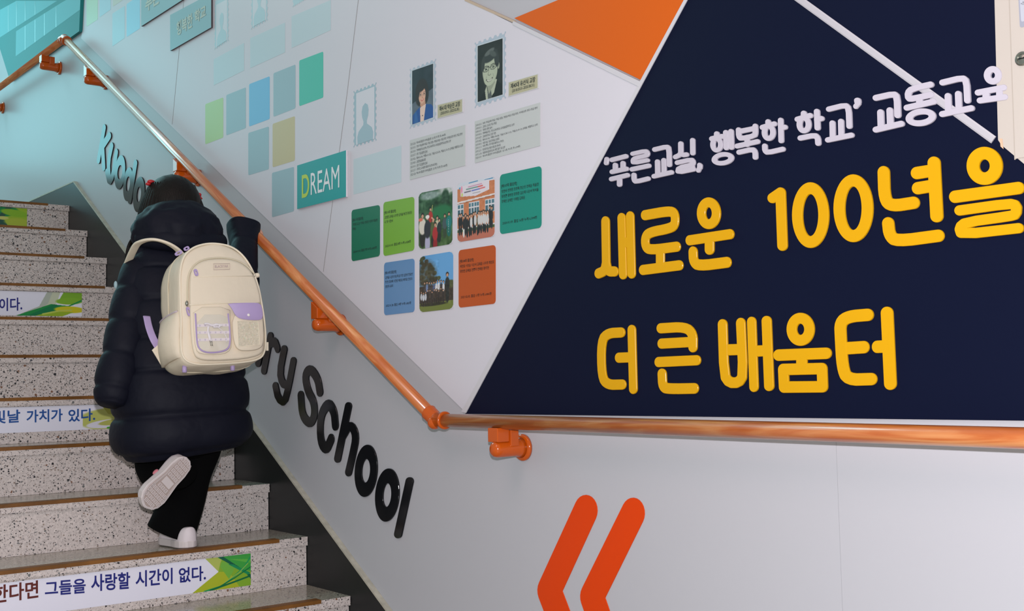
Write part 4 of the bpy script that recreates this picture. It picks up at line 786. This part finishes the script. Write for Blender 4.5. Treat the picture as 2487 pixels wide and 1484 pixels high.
# ---- trousers
def fold(s, th, p): return 1+.05*noise.noise(p*9)+.03*math.sin(3*th+s*8)
hips = [(-.175, -.42, 1.02, .13, .10), (-.175, -.42, .93, .15, .11), (-.175, -.42, .86, .158, .118), (-.185, -.42, .80, .13, .10)]
rl = [(-.18, -.345, .93, .085, .095), (-.19, -.352, .82, .094, .098), (-.185, -.375, .72, .078, .085), (-.15, -.405, .64, .073, .078), (-.122, -.443, .575, .078, .072), (-.128, -.457, .540, .081, .072)]
llg = [(-.18, -.455, .93, .08, .095), (-.195, -.458, .83, .074, .092), (-.205, -.462, .765, .068, .08), (-.165, -.465, .735, .066, .070), (-.10, -.460, .74, .062, .062), (-.045, -.462, .745, .056, .056), (-.022, -.46, .747, .050, .050)]
fixn(mk('trousers', join(tube(hips, 32, 6, (1, 0, 0)), tube(rl, 32, 8, (1, 0, 0), fold), tube(llg, 32, 8, (0, 1, 0), fold)), TROU, pc, True, label='loose black trousers'))
# ---- shoes
def shoe_prof(t):
    """half width at fraction t heel->toe"""
    pts = [(0, .010), (.03, .021), (.10, .031), (.22, .034), (.42, .032), (.6, .039), (.74, .044), (.86, .041), (.94, .030), (.985, .014), (1, .004)]
    for (a, x), (b, y) in zip(pts, pts[1:]):
        if t <= b: return x+(y-x)*(t-a)/(b-a)
    return .003
def shoe(M4, Lg, tread, lab):
    tr = lambda p: M4 @ Vector(p)
    out = [(Lg*t, shoe_prof(t)+.0045*math.sin(math.pi*t)) for t in [0, .02, .05, .1, .16, .22, .3, .4, .5, .6, .68, .74, .8, .86, .9, .94, .97, .99, 1]]
    lp = out+[(x, -w_*.94) for x, w_ in reversed(out)]
    def lay(z, s): return [tr((Lg*.5+(x-Lg*.5)*s, w_*s, z)) for x, w_ in lp]
    n = len(lp); Ls = [lay(0, .965), lay(.0025, 1.0), lay(.020, 1.0), lay(.0225, .975)]; vs = [p for l in Ls for p in l]
    fs = [tuple(range(n))]+[(k_*n+i, (k_+1)*n+i, (k_+1)*n+(i+1) % n, k_*n+(i+1) % n) for k_ in range(3) for i in range(n)]+[tuple(range(3*n, 4*n))]
    s_ = fixn(mk('shoe', (vs, fs), SOLE, pc, label=lab))
    # upper
    st_ = 22; m_ = 20; vs = []
    for i in range(st_+1):
        t = i/st_; hh_ = .046 if t < .12 else .046-.006*(t-.12)/.25 if t < .37 else .040-.016*((t-.37)/.55)**1.1 if t < .92 else .024-.016*((t-.92)/.08)
        w2 = shoe_prof(min(.99, max(.02, t)))*.99
        for j in range(m_+1):
            a = math.pi*j/m_; c, d = math.cos(a), math.sin(a); vs.append(tr((Lg*(.012+.976*t), w2*math.copysign(abs(c)**.6, c), .020+hh_*max(0, d)**.8)))
    q = m_+1; fs = [(i*q+j, i*q+j+1, (i+1)*q+j+1, (i+1)*q+j) for i in range(st_) for j in range(m_)]+[tuple(range(q)), tuple(range(st_*q, (st_+1)*q))]
    up = fixn(mk('upper', (vs, fs), SHOE, s_, True))
    fixn(mk('elastic_gusset', join(*[ellipsoid(tr((Lg*.46, sd*.0295, .050)), (.011, .004, .009), 10, 8, None, M4.to_3x3()) for sd in (-1, 1)]), mat('pink_tab', (206, 122, 134), .6) if tread else mat('dark_gusset', (30, 34, 52), .6), s_, True, label='pink side tab' if tread else 'dark elastic gusset'))
    if tread:
        base = [tr((x_, w_, -.0006)) for x_, w_ in [(Lg*.5+(x-Lg*.5)*.93, w_*.86) for x, w_ in lp]]
        bk = [tr((x_, w_, .001)) for x_, w_ in [(Lg*.5+(x-Lg*.5)*.93, w_*.86) for x, w_ in lp]]
        fixn(mk('tread_field', prism(base, bk), SOLB, s_)); bits = []
        def bx(x0, x1, y0, y1, zt=-.0024):
            v_, f_ = box((x0, y0, zt), (x1, y1, -.0004)); bits.append(([tr(p) for p in v_], f_))
        c_ = .0150
        ys = [-.030, -.015, 0, .015, .030]
        for i in range(1, 14):
            x = i*c_
            if .42 < x/Lg < .57: continue
            for y in ys:
                w_ = shoe_prof(x/Lg)*.86
                if abs(y)+.0045 > w_ or x > Lg*.95: continue
                g = .0058; b1 = .0022
                bx(x-g, x+g, y-g, y-g+b1); bx(x-g, x+g, y+g-b1, y+g); bx(x-g, x-g+b1, y-g+b1, y+g-b1); bx(x+g-b1, x+g, y-g+b1, y+g-b1); bx(x-.0014, x+.0014, y-.0014, y+.0014)
        bx(Lg*.43, Lg*.55, -.020, .020, -.0018)
        for sd in (-1, 1):
            for i in range(44):
                t = .05+.90*i/43; w_ = shoe_prof(t)*.82; bx(Lg*t-.0012, Lg*t+.0012, sd*w_-.0026, sd*w_+.0026)
        fixn(mk('tread_pattern', join(*bits), SOLE, s_, kind='stuff'))
    return s_
def frame(o, X, Zv):
    X = Vector(X).normalized(); Zv = (Vector(Zv)-X*Vector(Zv).dot(X)).normalized(); Y = Zv.cross(X)
    return Matrix(((X.x, Y.x, Zv.x, o[0]), (X.y, Y.y, Zv.y, o[1]), (X.z, Y.z, Zv.z, o[2]), (0, 0, 0, 1)))
hl = WX(452, 1322, -.028)
shoe(frame((-.024, -.432, 3*R+.0034), (-1, .0, 0), (0, 0, 1)), .195, False, 'white slip-on shoe planted on the step')
he, to = px3(459, 1116, .046), px3(351, 1232, .040); ax_ = (to-he).normalized()
nrm = Vector((.86, .02, -.24)); c0 = he
shoe(frame(c0, ax_, -nrm), (to-he).length, True, 'raised white shoe showing its patterned sole')
# ================================================================ backpack
BN = Vector((.965, -.02, .20)).normalized()
BC = WX(535, 740, .115)
def BP(u, v, off=0.0):
    d = Vector(_f+(u-1243.5)/FPX*_r-(v-742)/FPX*_u); c = Vector(CAM); t = ((BC+BN*off)-c).dot(BN)/d.dot(BN); return c+d*t
ZB = lambda *p: [(370+x/4.122, 560+y/4.122) for x, y in p]
CRM = mat('cream_nylon', (224, 211, 190), .62, bump=.22, bscale=22); CRM2 = mat('cream_piping', (232, 220, 198), .5); LAV = mat('lavender', (172, 152, 196), .5); CLR = mat('clear_vinyl', (214, 206, 190), .15, coat=.8)
bp_ = empty('backpack', tuple(BC-BN*.09-Vector((0, 0, .2))), 'cream school backpack with lavender flap and zip pulls on the back of the child', 'backpack')
def smooth_loop(p, it=3):
    for _ in range(it):
        q = []
        for a, b in zip(p, p[1:]+p[:1]): q += [(.75*a[0]+.25*b[0], .75*a[1]+.25*b[1]), (.25*a[0]+.75*b[0], .25*a[1]+.75*b[1])]
        p = q
    return p
FO = smooth_loop(ZB((272, 620), (268, 420), (300, 260), (390, 165), (520, 122), (650, 118), (800, 150), (920, 245), (1010, 390), (1070, 560), (1100, 720), (1130, 900), (1145, 1100), (1130, 1240), (1070, 1300), (900, 1330), (650, 1345), (460, 1352), (350, 1325), (290, 1260), (278, 1100), (285, 900), (276, 760)), 2)
fc = (sum(p[0] for p in FO)/len(FO), sum(p[1] for p in FO)/len(FO))
def ring_at(s, off, push=0):
    up = Vector((0, 0, 1)); return [BP(fc[0]+(u-fc[0])*s, fc[1]+(v-fc[1])*s, 0)+BN*off for u, v in FO]
lays = [(.80, .006), (.93, .004), (.985, -.004), (1.0, -.014), (1.008, -.05), (1.01, -.09), (1.008, -.125), (1.0, -.15), (.975, -.168), (.90, -.180), (.6, -.186)]
n = len(FO); vs = []; 
for i, (s, off) in enumerate(lays):
    for p in ring_at(s, off): vs.append(p+BN*0+p.normalized()*0+Vector((0, 0, 0))+Vector((.0, .006, .006))*noise.noise(p*16))
fs = [tuple(range(n))]+[(k_*n+i, (k_+1)*n+i, (k_+1)*n+(i+1) % n, k_*n+(i+1) % n) for k_ in range(len(lays)-1) for i in range(n)]+[tuple(range((len(lays)-1)*n, len(lays)*n))]
fixn(mk('bag_body', (vs, fs), CRM, bp_, True))
def bead(pts, r, name, m, par=None, closed=False, n_=8, **kw):
    pts = [Vector(p) for p in pts]
    if closed: pts = pts+[pts[0]]
    vs = []
    for i, p in enumerate(pts):
        t = (pts[min(i+1, len(pts)-1)]-pts[max(i-1, 0)]); 
        if closed and i in (0, len(pts)-1): t = pts[1]-pts[-2]
        t.normalize(); a = t.cross(BN).normalized(); b = a.cross(t)
        vs += [p+(a*math.cos(2*math.pi*j/n_)+b*math.sin(2*math.pi*j/n_))*r for j in range(n_)]
    fs = [(i*n_+j, i*n_+(j+1) % n_, (i+1)*n_+(j+1) % n_, (i+1)*n_+j) for i in range(len(pts)-1) for j in range(n_)]
    if not closed: fs += [tuple(range(n_-1, -1, -1)), tuple(range(len(vs)-n_, len(vs)))]
    return fixn(mk(name, (vs, fs), m, par or bp_, True, **kw))
bead(ring_at(.985, .0), .0032, 'piping', CRM2, closed=True)
bead(ring_at(1.010, -.095), .0022, 'zipper', mat('cream_zip', (206, 196, 172), .5), closed=True)
BPs = lambda pts, off: [BP(u, v, off) for u, v in pts]
def pad(px, off, th, name, m, par=None, sm=2, inset=.93, **kw):
    px = smooth_loop(px, sm) if sm else px; c = (sum(p[0] for p in px)/len(px), sum(p[1] for p in px)/len(px)); n = len(px)
    sc = lambda s, o: [BP(c[0]+(u-c[0])*s, c[1]+(v-c[1])*s, o) for u, v in px]
    R_ = [sc(inset, off+th), sc(inset+(1-inset)*.7, off+th*.85), sc(1, off+th*.4), sc(1, off-.002)]; vs = [p for r in R_ for p in r]
    fs = [tuple(range(n))]+[(k_*n+i, (k_+1)*n+i, (k_+1)*n+(i+1) % n, k_*n+(i+1) % n) for k_ in range(3) for i in range(n)]
    return fixn(mk(name, (vs, fs), m, par or bp_, True, **kw))
fp = pad(ZB((372, 470), (400, 370), (500, 300), (640, 280), (800, 288), (920, 340), (1010, 430), (1070, 600), (1088, 720), (1100, 960), (1120, 1180), (1080, 1250), (900, 1290), (640, 1305), (480, 1300), (410, 1250), (380, 1050), (372, 760)), .006, .018, 'front_pocket', CRM, sm=2, inset=.95)
bead(BPs(chaikin(ZB((352, 760), (350, 560), (362, 440), (410, 350), (500, 292), (640, 270), (800, 280), (930, 335), (1020, 430)), 2), .008), .0030, 'zipper', mat('cream_zip', (206, 196, 172), .5))
bead(BPs(chaikin(ZB((372, 745), (550, 733), (770, 722), (1080, 722)), 1), .0245), .0022, 'seam', CRM2)
bead(BPs(ZB((410, 462), (700, 455), (1030, 455)), .0245), .0012, 'seam', CRM2)
lp_ = pad(ZB((405, 765), (775, 760), (785, 900), (800, 1150), (760, 1225), (650, 1245), (480, 1240), (430, 1190), (412, 1000)), .024, .010, 'left_pocket', CRM, sm=1, inset=.96)
wn = pad(ZB((448, 840), (756, 840), (768, 960), (778, 1130), (740, 1190), (640, 1212), (520, 1212), (462, 1160)), .034, .0012, 'clear_window', CLR, lp_, sm=1, inset=.99)
bead(BPs(chaikin(ZB((430, 830), (438, 960), (446, 1120), (470, 1190), (540, 1222), (640, 1222), (740, 1200), (780, 1150), (775, 980), (758, 832)), 2), .0355), .0026, 'lavender_piping', LAV, lp_)
for y0, y1 in ((952, 945), (1022, 1018), (1095, 1088)):
    a = [BP(*p, .0362) for p in ZB((446, y0-14), (772, y1-14), (772, y1+14), (446, y0+14))]
    w_ = fixn(mk('webbing_strip', prism(a, [p-BN*.001 for p in a]), mat('webbing_white', (222, 212, 214), .5), lp_))
    for s in range(6):
        u0 = .05+.16*s; b = [a[0].lerp(a[1], u0), a[0].lerp(a[1], u0+.08), a[3].lerp(a[2], u0+.08), a[3].lerp(a[2], u0)]; b = [q.lerp((b[0]+b[2])/2, .45)+BN*.0004 for q in b]
        fixn(mk('woven_mark', prism(b, [p-BN*.0003 for p in b]), mat('webbing_mark', (196, 186, 200), .5), w_))
CORD = mat('white_cord', (228, 222, 226), .4)
for pts, r in (([(520, 935), (560, 930), (600, 955), (650, 940), (700, 950)], .0032), ([(600, 950), (650, 930), (690, 965), (610, 965)], .0026), ([(560, 960), (555, 1020), (575, 1080), (590, 1105)], .0030), ([(640, 955), (700, 1000), (740, 1060), (750, 1105), (735, 1112)], .0010)):
    bead(BPs(chaikin(ZB(*pts), 2), .0395), r, 'cord', CORD, lp_)
pad(ZB((548, 1010), (568, 1005), (590, 1080), (585, 1105), (568, 1100)), .039, .004, 'cord_toggle', CORD, lp_, 1, .7)
for x in (584, 600): bead(BPs(ZB((x-6, 1105), (x+4, 1155)), .040), .0011, 'cord_tip', MET, lp_)
rp_ = pad(ZB((795, 800), (1095, 790), (1110, 900), (1120, 1120), (1080, 1190), (950, 1210), (850, 1200), (805, 1100)), .024, .020, 'right_pocket', CRM, sm=2, inset=.93)
gl = Pic(40, 46, (206, 196, 176)); gl.noise(1.2, 6); gl.noise(3, 4)
for i in range(80): gl.ell(gl.rng.rand(), gl.rng.rand(), .012, .011, [(236, 214, 200), (180, 220, 190), (240, 236, 226), (214, 196, 140)][i % 4], .3)
gq = [BP(*p, .0452) for p in ZB((848, 908), (1058, 905), (1078, 1145), (862, 1162))]
gl.mesh('glitter_window', lambda s, t: bil(gq, s, t), rp_, .06, mat_vcol(.2))
bead([p for p in [bil(gq, *x) for x in ((0, 0), (1, 0), (1, 1), (0, 1))]], .0014, 'window_seam', CRM2, rp_, True)
fl_ = pad(ZB((750, 728), (1000, 720), (1085, 728), (1105, 800), (1108, 870), (1085, 895), (1000, 898), (880, 885), (830, 850), (800, 790), (770, 748)), .045, .004, 'lavender_flap', LAV, sm=1, inset=.97)
fixn(mk('snap_button', lathe(BP(*ZB((962, 846))[0], .048), BN, [(0, .0048), (.002, .0048), (.0032, .0035), (.0034, .0003)], 20), mat('snap_white', (232, 226, 224), .3), fl_, True))
def pull(c, ang, L_, off, par=bp_):
    d = Vector((0, math.cos(math.radians(ang)), math.sin(math.radians(ang)))); d = (d-BN*d.dot(BN)).normalized(); s_ = BN.cross(d); c = BP(*ZB(c)[0], off)
    def lp(rl, rw, o):
        out = []
        for i in range(20):
            a = 2*math.pi*i/20; ca, sa = math.cos(a), math.sin(a); out.append(c+d*(math.copysign(abs(ca)**.6, ca)*rl)+s_*(math.copysign(abs(sa)**.7, sa)*rw)+BN*o)
        return out
    vs = lp(L_, .0062, 0)+lp(L_, .0062, .0035)+lp(L_*.42, .0025, .0035)+lp(L_*.42, .0025, 0); fs = []
    for a, b in ((0, 1), (1, 2), (2, 3), (3, 0)): fs += [(a*20+i, a*20+(i+1) % 20, b*20+(i+1) % 20, b*20+i) for i in range(20)]
    return fixn(mk('zip_pull', (vs, fs), LAV, par))
pull((435, 422), 102, .0115, .024); pull((360, 812), 100, .0150, .012); pull((260, 228), 28, .0135, -.012); pull((340, 182), 28, .0100, -.008)
fixn(mk('zip_slider', ellipsoid(BP(*ZB((345, 730))[0], .012), (.005, .005, .009), 12, 8), MET, bp_, True))
bq = [BP(*p, .0252) for p in ZB((612, 332), (775, 330), (775, 386), (614, 392))]
bo = bead(bq, .0007, 'patch_border', mat('patch_mauve', (184, 162, 160), .5), None, True)
tb = [BP(*p, .0255) for p in ZB((625, 374), (762, 370), (625, 346))]; mk('patch_lettering', text_mesh('BLACKYAK', tb[0], tb[1], tb[2], .02), mat('patch_mauve', (184, 162, 160), .5), bp_)
# side pocket, straps, feet
sl_ = [ZB(p)[0] for p in ((274, 800), (280, 880), (284, 960), (282, 1040), (279, 1120), (281, 1200), (292, 1262))]
gv = []; NA = 14
for i, (u, v) in enumerate(sl_):
    b_q = i/(len(sl_)-1)
    for j in range(NA+1):
        a_ = j/NA; bul = .004+(.010+.020*math.sin(math.pi*min(1, b_q*1.05)))*math.sin(math.pi*a_)**.6
        gv.append(BP(u, v, 0)-BN*(.010+.150*a_)+Vector((0, -bul, 0)))
m_ = NA+1; gf = [(i*m_+j, i*m_+j+1, (i+1)*m_+j+1, (i+1)*m_+j) for i in range(len(sl_)-1) for j in range(NA)]
inn = [p+Vector((0, .012, 0)) for p in gv]; k_ = len(gv); n_s = len(sl_)
gf2 = gf+[tuple(q+k_ for q in reversed(f)) for f in gf]+[(j, j+k_, j+1+k_, j+1) for j in range(NA)]+[((n_s-1)*m_+j, (n_s-1)*m_+j+1, (n_s-1)*m_+j+1+k_, (n_s-1)*m_+j+k_) for j in range(NA)]+[(i*m_, (i+1)*m_, (i+1)*m_+k_, i*m_+k_) for i in range(n_s-1)]+[(i*m_+NA, i*m_+NA+k_, (i+1)*m_+NA+k_, (i+1)*m_+NA) for i in range(n_s-1)]
spk = fixn(mk('side_pocket', (gv+inn, gf2), CRM, bp_, True))
bead(gv[:m_], .003, 'pocket_hem', mat('pale_mauve_hem', (196, 182, 190), .5), spk)
for u, v in ((322, 1403), (437, 1372), (803, 1385), (918, 1348)):
    off = -.035 if u in (322, 803) else -.13
    c = BP(*ZB((u, v-22))[0], 0)
    d = Vector(_f+(ZB((u, v))[0][0]-1243.5)/FPX*_r-(ZB((u, v))[0][1]-742)/FPX*_u); t = ((BC+BN*off)-Vector(CAM)).dot(BN)/d.dot(BN); c = Vector(CAM)+d*t
    fixn(mk('bag_foot', lathe(c+Vector((0, 0, -.006)), (0, 0, 1), [(0, .0055), (.001, .007), (.010, .0075), (.022, .0065)], 16), LAV, bp_, True))
def strap(keys, wd, th, name, m, ref=(1, 0, 0), **kw):
    return fixn(mk(name, tube([(x, y, z, wd, th) for x, y, z in keys], 20, 8, ref, expo=3), m, bp_, True, **kw))
s = [px3(u, v, x) for u, v, x in ((321, 628, -.20), (327, 602, -.14), (344, 587, -.09), (372, 582, -.052), (402, 589, -.035), (428, 604, -.035), (446, 624, -.045))]
strap([Vector((-.30, s[0].y+.01, 1.36)), Vector((-.26, s[0].y, 1.42))]+s[1:], .0125, .005, 'shoulder_strap', CRM, (0, 0, 1))
s = [Vector((-.35, -.26, 1.44)), Vector((-.29, -.28, 1.51)), Vector((-.19, -.30, 1.515)), Vector((-.08, -.33, 1.47))]
strap(s, .021, .006, 'shoulder_strap', CRM, (0, 0, 1))
s = [px3(u, v, x) for u, v, x in ((356, 768, -.045), (362, 795, -.02), (372, 822, .0), (385, 845, .0))]
strap(s, .012, .0022, 'webbing_strap', LAV, (1, 0, 0), label='lavender lower webbing strap')
s = [px3(u, v, x) for u, v, x in ((378, 842, .0), (392, 858, .0), (405, 872, .0))]
fixn(mk('strap_anchor', tube([(*s[0], .017, .003), (*s[1], .022, .004), (*s[2], .028, .004)], 16, 6, (1, 0, 0)), CRM, bp_, True))
c = BP(*ZB((1050, 448))[0], -.02); fixn(mk('side_loop', lathe(c, (0, 1, .2), [(-.008, .006), (-.006, .008), (.004, .008), (.006, .006)], 16), CRM2, bp_, True))
c = BP(*ZB((1146, 1160))[0], -.03); mk('side_tag', box(c-Vector((.004, .004, .014)), c+Vector((.004, .004, .014))), CRM2, bp_)

GR = {'raised_letter': None, 'black_letter': 'glossy black letters along the stair wall', 'graduate_card': 'rounded coloured cards on the display board', 'group_photo': 'rounded group photos on the display board', 'portrait_photo': 'portrait photos on the stamp frames', 'name_plate': 'khaki name plates beside the portraits', 'record_sheet': 'grey record sheets below the portraits', 'riser_sticker': 'lettered stickers on the stair risers', 'plaque': 'plaques mounted on the display board', 'chevron_mark': 'orange chevrons under the rail'}
for o in list(COL.objects):
    k_ = o.name.split('.')[0]
    if o.parent is None and k_ in GR:
        o['group'] = GR[k_] or ('white raised letters of the top line' if o['label'].startswith('white') else 'yellow raised letters on the navy board')
